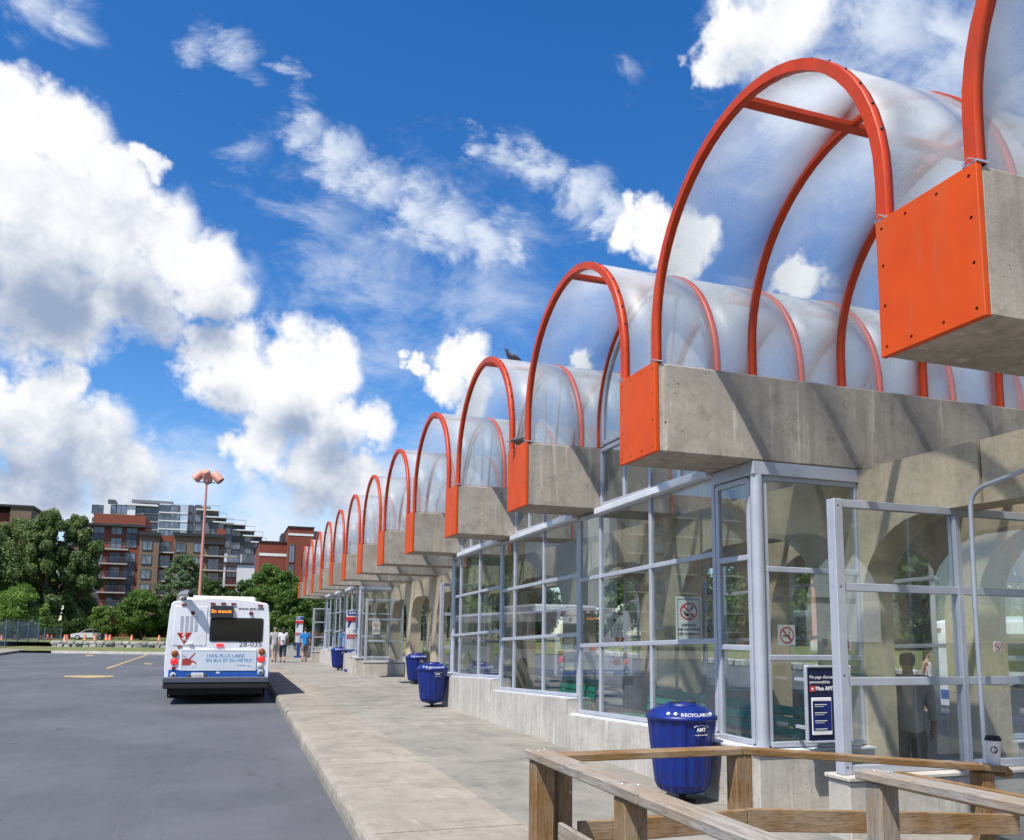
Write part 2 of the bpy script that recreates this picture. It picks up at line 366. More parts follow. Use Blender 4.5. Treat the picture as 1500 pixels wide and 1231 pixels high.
# frosted, weathered vault glazing
def vaultmat():
    m, t, b = newmat('vault_glazing'); t.nodes.remove(b); o = t.nodes['Material Output']; P = wpos(t)
    tr = N(t, 'ShaderNodeBsdfTransparent'); tr.inputs[0].default_value = (.965,.985,.99,1)
    df = N(t, 'ShaderNodeBsdfDiffuse'); df.inputs[0].default_value = (.95,.96,.95,1)
    tl = N(t, 'ShaderNodeBsdfTranslucent'); tl.inputs[0].default_value = (.95,.97,.97,1)
    dm = N(t, 'ShaderNodeMixShader', i_0=.5); t.links.new(df.outputs[0], dm.inputs[1]); t.links.new(tl.outputs[0], dm.inputs[2])
    lw = N(t, 'ShaderNodeLayerWeight', i_Blend=.32)
    a = ramp(t, lw.outputs['Facing'], .1, .85, .14, .50)
    n1 = ramp(t, noise(t, P, 1.8, 6, .6), .35, .7, .7, 1.35)
    sp = ramp(t, noise(t, P, 90, 2, .5), .60, .72, 0, .30)
    spm = ramp(t, noise(t, P, 2.2, 3, .5), .46, .62, 0, 1)
    k = N(t, 'ShaderNodeMath', operation='MULTIPLY'); t.links.new(a, k.inputs[0]); t.links.new(n1, k.inputs[1])
    q = N(t, 'ShaderNodeMath', operation='MULTIPLY_ADD'); t.links.new(sp, q.inputs[0]); t.links.new(spm, q.inputs[1]); t.links.new(k.outputs[0], q.inputs[2])
    s1 = N(t, 'ShaderNodeMixShader'); t.links.new(q.outputs[0], s1.inputs[0]); t.links.new(tr.outputs[0], s1.inputs[1]); t.links.new(dm.outputs[0], s1.inputs[2])
    gl = N(t, 'ShaderNodeBsdfGlossy', i_Roughness=.38)
    s2 = N(t, 'ShaderNodeMixShader'); t.links.new(schlick(t, .02), s2.inputs[0]); t.links.new(s1.outputs[0], s2.inputs[1]); t.links.new(gl.outputs[0], s2.inputs[2])
    t.links.new(s2.outputs[0], o.inputs[0]); return m
m_vault = vaultmat()

def asphalt():
    m, t, b = newmat('asphalt'); P = wpos(t); b.inputs['Roughness'].default_value = .82; b.inputs['Specular IOR Level'].default_value = .35
    col = mix(t, ramp(t, noise(t, P, .22, 8, .68), .36, .64), (.058,.063,.075), (.108,.113,.127))
    col = mix(t, ramp(t, noise(t, P, 1.0, 6, .6, sc=(.9,.07,1)), .48, .72, 0, .55), col, (.058,.061,.068))
    col = mix(t, ramp(t, noise(t, P, 1.0, 5, .6, sc=(.5,.05,1)), .56, .75, 0, .5), col, (.135,.137,.145))
    vo = N(t, 'ShaderNodeTexVoronoi', i_Scale=85.0); t.links.new(P, vo.inputs['Vector'])
    sp = mix(t, ramp(t, vo.outputs['Color'], .0, 1.0, 0, .42), col, (.14,.14,.145))
    # cracks
    v2 = N(t, 'ShaderNodeTexVoronoi', feature='DISTANCE_TO_EDGE', i_Scale=.22); 
    wv = N(t, 'ShaderNodeVectorMath', operation='ADD'); t.links.new(P, wv.inputs[0])
    nn = N(t, 'ShaderNodeTexNoise', i_Scale=.8, i_Detail=5.0); t.links.new(P, nn.inputs['Vector']); t.links.new(nn.outputs['Color'], wv.inputs[1]); t.links.new(wv.outputs[0], v2.inputs['Vector'])
    oil = ramp(t, noise(t, P, 1.0, 7, .7, sc=(1.6,.5,1)), .60, .70, 0, .5); sp = mix(t, oil, sp, (.040,.040,.043))
    drip = N(t, 'ShaderNodeTexVoronoi', i_Scale=1.3); t.links.new(P, drip.inputs['Vector'])
    sp = mix(t, ramp(t, drip.outputs['Distance'], .05, .11, .6, 0), sp, (.045,.045,.047))
    ck = ramp(t, v2.outputs['Distance'], .001, .003, .22, 0)
    col = mix(t, ck, sp, (.045,.045,.05))
    t.links.new(col, b.inputs['Base Color']); bump(t, b, vo.outputs['Distance'], .5, .006); return m
m_asph = asphalt()
def slabmat(name, c1, c2):
    m, t, b = newmat(name); P = wpos(t); b.inputs['Roughness'].default_value = .9; b.inputs['Specular IOR Level'].default_value = .2
    col = mix(t, ramp(t, noise(t, P, .7, 6, .65), .32, .68), c1, c2)
    col = mix(t, ramp(t, noise(t, P, 2.4, 8, .7, sc=(1,.45,1)), .48, .68, 0, .6), col, tuple(x*.5 for x in c1))
    col = mix(t, ramp(t, noise(t, P, .9, 7, .72, sc=(.6,1.4,1)), .52, .62, 0, .38), col, tuple(x*.6 for x in c2))
    col = mix(t, ramp(t, noise(t, P, 1.3, 8, .75, sc=(1.5,.5,1)), .60, .68, 0, .45), col, tuple(min(.7,x*1.45) for x in c1))
    col = mix(t, ramp(t, noise(t, P, 9, 6, .7), .58, .7, 0, .3), col, tuple(min(.7,x*1.35) for x in c1))
    vo = N(t, 'ShaderNodeTexVoronoi', i_Scale=4.0); t.links.new(P, vo.inputs['Vector'])
    sp = ramp(t, vo.outputs['Distance'], .035, .055, .8, 0); on = ramp(t, vo.outputs['Color'], .55, .6, 0, 1)
    k = N(t, 'ShaderNodeMath', operation='MULTIPLY'); t.links.new(sp, k.inputs[0]); t.links.new(on, k.inputs[1])
    col = mix(t, k.outputs[0], col, (.07,.065,.06))                    # gum and oil spots
    oi = t.nodes.new('ShaderNodeObjectInfo'); v = ramp(t, oi.outputs['Random'], 0, 1, .9, 1.08)
    cc = N(t, 'ShaderNodeCombineColor'); [t.links.new(v, cc.inputs[i]) for i in range(3)]
    col = mix(t, 1.0, col, cc.outputs[0], 'MULTIPLY')
    t.links.new(col, b.inputs['Base Color']); bump(t, b, noise(t, P, 120, 4, .7), .3, .004); return m
m_slab1 = slabmat('kerb_slab_concrete', (.315,.28,.235), (.235,.212,.182)); m_slab2 = slabmat('walk_slab_concrete', (.295,.275,.24), (.21,.2,.18))
m_joint = M('joint_dirt', (.10,.09,.08), (.14,.125,.11), 8., rough=.95)
m_grass = M('grass', (.075,.115,.022), (.17,.16,.055), 1.2, rough=.9, bmp=.8, bscale=25)
m_soil = M('ground_soil', (.12,.12,.06), (.17,.15,.09), .3, rough=.95)
m_yellow = M('road_paint_yellow', (.50,.34,.12), (.24,.19,.11), 9., rough=.8, lo=.45, hi=.6)
m_stone = M('grey_stone', (.42,.40,.37), (.28,.27,.26), 2., rough=.85, bmp=.5, bscale=9, objvar=.2)
m_kerbw = M('pale_kerb', (.50,.47,.42), (.40,.38,.34), 2., rough=.9)

def woodmat(name, c1, c2, c3, k, sc):
    m, t, b = newmat(name); P = wpos(t); b.inputs['Roughness'].default_value = .82; b.inputs['Specular IOR Level'].default_value = .2
    g = noise(t, P, 1.0, 6, .65, sc=sc); col = mix(t, ramp(t, g, .35, .65), c1, c2)
    w = ramp(t, noise(t, P, 2.4, 5, .6), .42, .62, 0, k); col = mix(t, w, col, c3)
    vo = N(t, 'ShaderNodeTexVoronoi', i_Scale=3.1); t.links.new(P, vo.inputs['Vector'])
    col = mix(t, ramp(t, vo.outputs['Distance'], .04, .09, .85, 0), col, tuple(x*.35 for x in c1))
    fine = noise(t, P, 1.0, 4, .7, sc=tuple(x*3.2 for x in sc)); col = mix(t, ramp(t, fine, .50, .66, 0, .85), col, tuple(x*.33 for x in c1))
    t.links.new(col, b.inputs['Base Color']); bump(t, b, fine, .5, .004); return m
wx, wy, wz = (2.5,45,45), (45,2.5,45), (45,45,2.5)
WOOD = {}
for ax, s in (('x',wx),('y',wy),('z',wz)):
    WOOD[ax] = woodmat('warm_wood_'+ax, (.27,.155,.062), (.16,.085,.033), (.34,.28,.21), .6, s)
    WOOD['g'+ax] = woodmat('weathered_wood_'+ax, (.38,.345,.31), (.23,.205,.18), (.28,.19,.10), .5, s)

m_blue = M('bin_blue_plastic', (.002,.020,.19), (.003,.014,.12), 5., rough=.38, spec=.45, bmp=.06, bscale=14, rvar=.12)
m_white = M('white_print', (.80,.80,.79), (.74,.74,.73), 6., rough=.6)
m_black = M('black_rubber', (.012,.012,.013), rough=.75)
m_red = M('red_print', (.55,.02,.02), rough=.5)
m_green = M('bench_green_paint', (.015,.26,.18), (.012,.20,.14), 5., rough=.45)
m_navy = M('poster_navy', (.012,.016,.07), (.010,.013,.05), 4., rough=.35)
m_pink = M('pink_lamp_paint', (.60,.26,.19), (.52,.22,.16), 3., rough=.55)
m_skin = M('skin', (.50,.30,.20), (.46,.27,.18), 9., rough=.55); m_skind = M('tan_skin', (.28,.15,.09), rough=.55)
m_hair = M('dark_hair', (.025,.016,.012), (.04,.025,.018), 40., rough=.6); m_hairg = M('grey_hair', (.30,.22,.17), rough=.7)
def cloth(n, c): return M(n, c, tuple(x*.8 for x in c), 14., rough=.9, bmp=.3, bscale=60)

# ================================================================== SETTING
KX = lambda y: 1.085 + .0105*y                        # kerb line
ZR = -.19                                             # road level beside the kerb
ZI = -.22                                             # lower inner walk, beyond the arcade
ZR2 = ZI - .19
g = MB(); g.add([(-900,-300,-.5),(900,-300,-.5),(900,1500,-.5),(-900,1500,-.5)], [(0,1,2,3)])
struct('ground', g, m_soil)
rd = MB()
ys = list(np.linspace(-14, 64, 40))
for a,b_ in zip(ys[:-1], ys[1:]):
    rd.add([(-40,a,ZR),(KX(a)+.1,a,ZR),(KX(b_)+.1,b_,ZR),(-40,b_,ZR)], [(0,1,2,3)])
rd.add([(-60,64,ZR),(4,64,ZR),(-8,72,ZR),(-60,72,ZR)], [(0,1,2,3)])
struct('road', rd, m_asph)
r2 = MB(); r2.add([(13.0,-14,ZR2),(33,-14,ZR2),(33,75,ZR2),(13.0,75,ZR2)], [(0,1,2,3)])
struct('far_road', r2, m_asph)

# sidewalk of cast slabs: kerb strip and inner strip
sw = struct('sidewalk', MB().add([(KX(-14)+.12,-14,-.012),(6.2,-14,-.012),(6.2,62,-.012),(KX(62)+.12,62,-.012)], [(0,1,2,3)]), m_joint)
rr = random.Random(3)
yk = -14.0 + .5
yk = 7.0 - 3.62*6
while yk < 62:
    y1 = min(yk+3.62, 62)
    # kerb slab: rounded, chipped front edge, cross-section swept along the kerb
    n = 30 if yk > 3 and yk < 22 else 5
    mb = MB(); rows = []
    for i in range(n+1):
        y = yk+.006 + (y1-yk-.012)*i/n; k = KX(y); j = rr.gauss(0,.008) if n > 5 else 0; j2 = rr.gauss(0,.006) if n > 5 else 0
        prof = [(k+.0,-.26),(k+.0+j*.5,-.11),(k+.012+j,-.045+j2),(k+.04+j,-.012+j2),(k+.085,-.002),(k+.16,0),(2.488,.0),(2.488,-.05)]
        rows.append([(px,y,pz) for px,pz in prof])
    m_ = len(rows[0]); vs = [p for r_ in rows for p in r_]
    fs = [(i*m_+q, i*m_+q+1, (i+1)*m_+q+1, (i+1)*m_+q) for i in range(n) for q in range(m_-1)]
    mb.add(vs, fs, False)
    part('kerb_slab', mb, m_slab1, sw)
    part('walk_slab', MB().box((2.502,yk+.006,-.06),(4.72,y1-.006,rr.uniform(-.004,.003)),.006), m_slab2, sw)
    part('walk_slab', MB().box((4.732,yk+.006,-.06),(6.14,y1-.006,rr.uniform(-.004,.002)),.006), m_slab2, sw)
    yk = y1
inner = MB().box((6.15,-14,ZI-.3),(12.98,62,ZI)); struct('inner_walk', inner, m_slab2)

# painted yellow road marks
def mark(pts, z=ZR+.005):
    mb = MB(); n = len(pts); mb.add([(x,y,z) for x,y in pts], [tuple(range(n))]); return mb
def px(x, y, z=ZR): p = atZ(x, y, z); return (p.x, p.y)
mk = [([(93,991.8),(130,993.4),(167,991.8),(166,990.3),(130,989.6),(95,990.4)], 'yellow painted bar across the asphalt behind the bus'),
      ([(154,979.6),(159,980.0),(217,959.6),(214,959.4)], 'long yellow painted lane line running to the far kerb'),
      ([(210,973.2),(222,973.6),(224,972.4),(212,972.0)], 'small yellow paint dash close to the bus'),
      ([(125,961.2),(137,961.4),(136,960.2),(126,960.0)], 'small yellow paint dash near the far kerb')]
for p,l in mk: solo('road_marking', mark([px(*q) for q in p]), m_yellow, l, 'road marking')

# ================================================================== BUS TERMINAL
S = 3.66; Y0 = 3.274; BW = .7456; ZB = 3.341; ZT = 4.210; XP = 3.766; XE = 10.38
XS = 7.07                                             # symmetry axis of the building
AX1, AX1b, AX2, AX2b = 6.146, 6.47, 7.67, 7.994
bt = thing('bus_terminal', 'long concrete bus terminal with orange ribbed glass barrel vaults and glazed waiting rooms', 'bus terminal', (XS, 25, 0))
me_bolt = MB().lathe([(.011,0),(.011,.006),(.006,.010)], 8, axis='y').mesh('bolt')
me_bolt.materials.append(m_dark)
rr = random.Random(5)
for k in range(-1, 13):
    ya = Y0 + S*k; yb = ya + BW
    beam = part('concrete_beam', MB().box((XP+.045,ya,ZB),(XE-.045,yb,ZT),.012), m_beam, bt)
    for side in ((0,1) if k > -1 else (0,)):
        x0, x1 = (XP,XP+.042) if side == 0 else (XE-.042,XE)
        part('end_panel', MB().box((x0,ya-.008,ZB-.006),(x1,yb+.008,ZT+.012),.005), m_orange, beam)
    if k in (0,1,2,3):
        for i,(u,v) in enumerate([(.06,.06),(.06,.36),(.06,.66),(.06,.94),(.94,.06),(.94,.36),(.94,.66),(.94,.94),(.36,.06),(.68,.06),(.36,.95),(.68,.95)]):
            part('bolt', me_bolt, m_dark, beam, loc=(XP-XS, ya+u*BW-25, ZB+v*(ZT-ZB)), rot=(0,0,rad(-90)))
    # arcade frames carrying the beam
    if k >= -1:
        c = ya + BW/2
        for (xa,xb,zf) in ((AX1,AX1b,-.02),(AX2,AX2b,ZI-.02)):
            jx = .022 if k % 2 else 0.0
            a_, b_ = .87, .80; zs = 2.78
            poly = []
            h = BW/2 - .012; m = S/2 - .008
            hf = h if xa < 7 else .10
            poly += [(c-h,zf),(c+hf,zf)]
            for i in range(0, 11):
                t_ = math.pi/2*i/10; poly.append((c+hf+a_*(1-math.cos(t_)), zs-b_+b_*math.sin(t_)))
            poly += [(c+m,zs),(c+m,ZB-.004),(c-m,ZB-.004),(c-m,zs)]
            for i in range(10, -1, -1):
                t_ = math.pi/2*i/10; poly.append((c-h-a_*(1-math.cos(t_)), zs-b_+b_*math.sin(t_)))
            part('arcade_frame', MB().prism(poly, 'x', xa-jx, xb+jx), m_arc, bt)

# vault profile (semicircle on short straight legs), parameter along the arc
AR = (S-BW)/2 + .045; LEG = .30
def arch(k, off=0.0, nseg=28):
    """points (y, z) of the vault between beam k (far) and beam k-1 (near)"""
    c = Y0 + S*(k-1) + BW + (S-BW)/2; r = AR + off; pts = [(c+r, ZT+.004), (c+r, ZT+LEG)]
    for i in range(1, nseg): t_ = math.pi*i/nseg; pts.append((c+r*math.cos(t_), ZT+LEG+r*math.sin(t_)))
    return pts + [(c-r, ZT+LEG), (c-r, ZT+.004)]
def arc_strip(k, o0, o1, xa, xb, nseg=28, smooth=True):
    A = arch(k, o0, nseg); B = arch(k, o1, nseg); n = len(A); mb = MB(); vs = []
    for (ya,za),(yb,zb) in zip(A,B): vs += [(xa,ya,za),(xb,ya,za),(xb,yb,zb),(xa,yb,zb)]
    for j,(p,q) in enumerate(((0,1),(1,2),(2,3),(3,0))):
        fs = [(i*4+p, i*4+q, (i+1)*4+q, (i+1)*4+p) for i in range(n-1)]
        o = len(mb.f); mb.f += fs; mb.sm += [smooth and j in (0,2)]*len(fs)
    mb.v = vs; mb.f = [f[::-1] for f in mb.f]
    mb.add(vs[:4], [(0,1,2,3)]); mb.add(vs[-4:], [(3,2,1,0)])
    return mb
RX = [XP + .045 + 1.093*i for i in range(7)]
me_riv = MB().lathe([(.012,0),(.012,.006),(.005,.010)], 6).mesh('rivet'); me_riv.materials.append(m_dark)
for k in range(0, 13):
    c = Y0 + S*(k-1) + BW + (S-BW)/2; ns = 28 if k < 6 else 18
    base = MB()
    for sgn in (1,-1): base.box((XP+.02,c+sgn*(AR+.06)-.03,ZT+.002),(XE-.02,c+sgn*(AR+.06)+.03,ZT+.022))
    top = ZT+LEG+AR
    vault = part('barrel_vault', base, m_rib, bt)
    part('apex_purlin', MB().box((RX[0]+.042,c-.05,top-.035),(RX[-1]-.042,c+.05,top+.008)), m_rib, vault)
    for i,x in enumerate(RX):
        part('rib', arc_strip(k, -.050 if i in (0,6) else -.022, 0.030, x-.034, x+.034, ns), m_rib, vault)
        if i == 0 and k in (0,1,2,3):
            for j in range(2, 21):
                t_ = math.pi*(j-.5)/21; y = c+(AR+.030)*math.cos(t_); z = ZT+LEG+(AR+.030)*math.sin(t_)
                part('rivet', me_riv, m_dark, vault, loc=(x-XS, y-25, z), rot=(t_-math.pi/2, 0, 0))
            for sgn in (1,-1):                                          # foot bracket of the front rib
                part('foot_bracket', MB().box((x-.044,c+sgn*(AR-.01)-.048,ZT+.01),(x+.044,c+sgn*(AR-.01)+.048,ZT+.022)).tube([(x-.05,c+sgn*(AR-.01)-.04,ZT+.022),(x-.055,c+sgn*(AR-.01),ZT+.045),(x-.05,c+sgn*(AR-.01)+.04,ZT+.022)],.003,6), m_alu, vault)
    for i in range(6):
        part('glazing_sheet', arc_strip(k, .012, .019, RX[i]+.033, RX[i+1]-.033, ns), m_vault, vault)

# ---- glazed waiting rooms
CH = .006
def bar(mb, p0, p1, w=.055, h=.055, up=(1,0,0)): return mb.obox(p0, p1, w, h, up, CH)
def pane(parent, quad, t=.008):
    """quad = 4 points; thin glass box normal to the quad"""
    a,b_,c,d = [Vector(p) for p in quad]; n = (b_-a).cross(d-a).normalized()*t/2
    vs = [a-n,b_-n,c-n,d-n,a+n,b_+n,c+n,d+n]
    return part('pane', MB().add(vs, [(3,2,1,0),(4,5,6,7),(0,1,5,4),(1,2,6,5),(2,3,7,6),(3,0,4,7)]), m_glass, parent)
def grid_wall(parent, fx, us, rows, w=.055, skip=(), uw=None):
    """fx(u, row position z0..) -> point; us along, rows list of functions of u giving z; mullions, transoms, panes as parts"""
    for j,rz_ in enumerate(rows):
        hh = .055 if j else .05
        part('transom', bar(MB(), fx(us[0], rz_(us[0])), fx(us[-1], rz_(us[-1])), .06, hh, up=(0,0,1)), m_alu, parent)
    for i,u in enumerate(us):
        part('mullion', bar(MB(), fx(u, rows[0](u)-.01), fx(u, rows[-1](u)+.01), .052, .056, up=(fx(us[-1],0)-fx(us[0],0)).normalized()), m_alu, parent)
    for i in range(len(us)-1):
        for j in range(len(rows)-1):
            if (i,j) in skip: continue
            a_, b_ = us[i], us[i+1]
            pane(parent, [fx(a_,rows[j](a_)),fx(b_,rows[j](b_)),fx(b_,rows[j+1](b_)),fx(a_,rows[j+1](a_))])

def glazed_bay(k, mirror, sill, lo, full=True):
    """glass wall between beam k-1 (near) and far face of beam k"""
    yn = Y0 + S*(k-1) + BW; yf = Y0 + S*k + BW; yb = Y0 + S*k
    xf, xn = 4.90, 4.90
    MX = (lambda x: 2*XS - x) if mirror else (lambda x: x)
    def X(y): return xn + (xf-xn)*(y-yn)/(yf-yn)
    def fx(y, z): return Vector((MX(X(y)), y, z))
    def lin(zn, zf): return lambda y: zn + (zf-zn)*(y-yn)/(yf-yn)
    rows = [lin(sill, sill-.135), lin(lo, lo-.12), lin(2.475, 2.39), lin(3.325, 3.285)]
    z0 = ZI if mirror else 0
    # low concrete wall, cast in panels, with a paler coping edge
    wall = MB().add([], [])
    dx = -.20 if not mirror else .20
    def wallbox(ya, yb_, xo, xi, za, zb):
        vs = []
        for y in (ya, yb_):
            for (xx, zz) in ((xo,0),(xi,0),(xi,1),(xo,1)):
                vs.append((MX(X(y))+xx, y, z0-.02 if zz == 0 else zb(y)))
        return MB().add(vs, [(0,1,2,3),(7,6,5,4),(0,4,5,1),(1,5,6,2),(2,6,7,3),(3,7,4,0)])
    bay = part('glazed_bay', wallbox(yn+.004, yf-.004, dx*.94, .055 if not mirror else -.055, 0, lambda y: rows[0](y)-.045), m_low, bt)
    cuts = [yn, yn+(yf-yn)*.30, yn+(yf-yn)*.62, yf]
    for a_,b_ in zip(cuts[:-1], cuts[1:]):
        part('wall_panel', wallbox(a_+.005, b_-.005, dx, dx*.97, 0, lambda y: rows[0](y)-.055), m_low, bay)
    part('sill_flashing', MB().obox(fx(yn,rows[0](yn)-.04)+Vector((dx*.35,0,0)), fx(yf,rows[0](yf)-.04)+Vector((dx*.35,0,0)), abs(dx)*.85, .018), m_aluw, bay)
    us = [yn+.036, yn+(yb-yn)/2, yb, yf-.036]
    grid_wall(bay, fx, us, rows)
    # flashing band at beam soffit level and panes above it, between the beams
    p0 = fx(yn+.01,3.345); p1 = fx(yb-.01,3.30); o = Vector((dx*.3,0,0))
    part('flashing_band', MB().obox(p0+o, p1+o, .12, .085, ch=.01), m_aluw, bay)
    def fx2(y, z): return Vector((MX(4.90), y, z))
    us2 = [yn+.035 + (yb-yn-.07)*i/4 for i in range(5)]
    if full: grid_wall(bay, fx2, us2, [lambda y: 3.40, lambda y: 4.17])
    # arched end light of the vault
    ring = arc_strip(k, -.15, -.09, MX(4.90)-.03, MX(4.90)+.03, 24)
    c = (yn+yb)/2; r = AR - .12
    aw = part('arch_window', ring, m_alu, bt)
    if full:
        part('transom', bar(MB(), (MX(4.9),c-r,ZT+.05), (MX(4.9),c+r,ZT+.05), .06, .06, up=(0,0,1)), m_alu, aw)
        xs = [-.50, .0, .55]
        for q in xs:
            part('mullion', bar(MB(), (MX(4.9),c+q*.55*r,ZT+.06), (MX(4.9),c+q*r,ZT+LEG+math.sqrt(max(0,r*r-(q*r)**2))), .05, .045, up=(1,0,0)), m_alu, aw)
        A = arch(k, -.12, 24); poly = [(y,z) for y,z in A]
        part('pane', MB().prism(poly, 'x', MX(4.9)-.005, MX(4.9)+.003), m_glass, aw)
    return bay
ZSILL = {2:(.65,1.563),3:(.735,1.61),4:(.81,1.65)}
for k in (2,3,4):
    glazed_bay(k, False, *ZSILL[k]); glazed_bay(k, True, *ZSILL[k])
for k in (9,10,11):
    glazed_bay(k, False, .80, 1.64)
glazed_bay(10, True, .80, 1.64, False)

def end_wall(y, zsill, side, mirror=False, xi=AX1-.03):
    """glass wall across the end of a waiting room, from the corner post to the arcade; side -1 faces the camera"""
    x0 = 4.90; x1 = xi
    MX = (lambda x: 2*XS - x) if mirror else (lambda x: x)
    w = part('end_wall', MB().box((MX(x0-.10),y-.11,-.02),(MX(x1+.025),y+.11,zsill-.045),.008), m_low, bt)
    part('sill_flashing', MB().box((MX(x0-.13),y-.135,zsill-.044),(MX(x1+.02),y+.135,zsill-.028)), m_aluw, w)
    part('corner_post', MB().tube([(MX(x0+.02),y,zsill-.028),(MX(x0+.02),y,ZB-.14)], .062, 16), m_alu, w)
    part('head_band', MB().box((MX(x0-.05),y-.055,ZB-.14),(MX(x1+.02),y+.055,ZB-.004),.006), m_alu, w)
    rows = [lambda u: zsill+.01, lambda u: 1.41, lambda u: 2.27, lambda u: ZB-.16]
    grid_wall(w, lambda u,z: Vector((MX(u),y,z)), [x0+.10, x1], rows)
    return w
def corner_light(k, near, zsill):
    """short glass wall under the last beam of a room, along the road side"""
    ya = Y0 + S*k; yb = ya + BW
    if near: ya += .04
    w = part('corner_light', MB().box((4.70,ya,-.02),(4.955,yb-.004,zsill-.045),.006), m_low, bt)
    part('sill_flashing', MB().box((4.68,ya,zsill-.044),(4.95,yb,zsill-.028)), m_aluw, w)
    rows = [lambda u: zsill, lambda u: 1.50, lambda u: 2.39, lambda u: ZB-.175]
    grid_wall(w, lambda u,z: Vector((4.90,u,z)), [ya+.11, yb-.036], rows)
    part('head_band', MB().box((4.853,ya+.085,ZB-.137),(4.947,yb-.003,ZB-.006),.006), m_alu, w)
end_wall(Y0+S*1+.06, .58, -1); corner_light(1, True, .60)
end_wall(Y0+S*4+BW-.12, .75, 1)
end_wall(Y0+S*8+.06, .62, -1); corner_light(8, True, .66)
end_wall(Y0+S*11+BW-.12, .7, 1)
end_wall(Y0+S*1+.06, .58, -1, True, 6.12)

# steel conduit bent under the canopy
cx, cy_ = 6.03, 5.50
pth = [(cx,cy_,.46),(cx-.01,cy_,1.2),(cx-.015,cy_,1.9),(cx,cy_,2.75)] + [(cx+.02*math.sin(a), cy_-.16*(1-math.cos(a)), 2.75+.16*math.sin(a)) for a in np.linspace(.2,1.4,6)] + [(cx+.02,cy_-.8,3.02),(cx+.02,cy_-3.0,3.35)]
part('conduit', MB().tube(pth, .02, 8), m_alu, bt)
for z in (1.4, 2.2): pass

# ================================================================== WINDSCREENS beside the waiting rooms
def windscreen(y, label, xs=(4.89,6.20,7.55), zt=2.79, zb=.50, z0=-.02, zr=(1.25,2.04)):
    o = thing('windscreen', label, 'windscreen', (xs[0], y, 0), 'windscreens at the waiting room ends')
    xe = xs[-1]
    part('base_wall', MB().box((xs[0]-.06,y-.13,ZI-.1),(xe+.1,y+.13,zb-.04),.012), m_low, o)
    part('coping', MB().box((xs[0]-.08,y-.15,zb-.038),(xe+.1,y+.15,zb-.002),.008), m_low, o)
    part('end_post', MB().box((xs[0]-.04,y-.05,zb),(xs[0]+.05,y+.05,zt),.006), m_alu, o)
    for x in xs[1:]: part('mullion', MB().box((x-.03,y-.045,zb),(x+.03,y+.045,zt-.07),.004), m_alu, o)
    for z in (zb+.035,)+tuple(zr)+(zt-.035,):
        part('rail', MB().box((xs[0]+.052,y-.035,z-.034),(xe-.001,y+.035,z+.034),.004), m_alu, o)
    zz = [zb+.07]+[z for z in zr]+[zt-.07]
    for a_,b_ in zip(xs[:-1], xs[1:]):
        for c_,d_ in zip(zz[:-1], zz[1:]):
            pane(o, [(a_+.03,y,c_),(b_-.03,y,c_),(b_-.03,y,d_),(a_+.03,y,d_)])
    for z in (zb+.06, zb+.8, zt-.06, zt-.75): part('bolt', me_bolt, m_dark, o, loc=(0, -.05, z), rot=(0,0,0))
    return o
windscreen(5.85, 'aluminium framed glass windscreen on concrete base behind the wooden railing', xs=(4.89,6.20,7.55))
windscreen(19.85, 'tall glass windscreen between the two open blue bins and the nearer waiting room', xs=(4.95,6.05))
windscreen(31.2, 'glass windscreen in front of the farther waiting room beside the bus stop sign', xs=(4.95,6.3))
windscreen(46.2, 'narrow glass windscreen past the far end of the terminal by the planter', xs=(4.5,5.9))

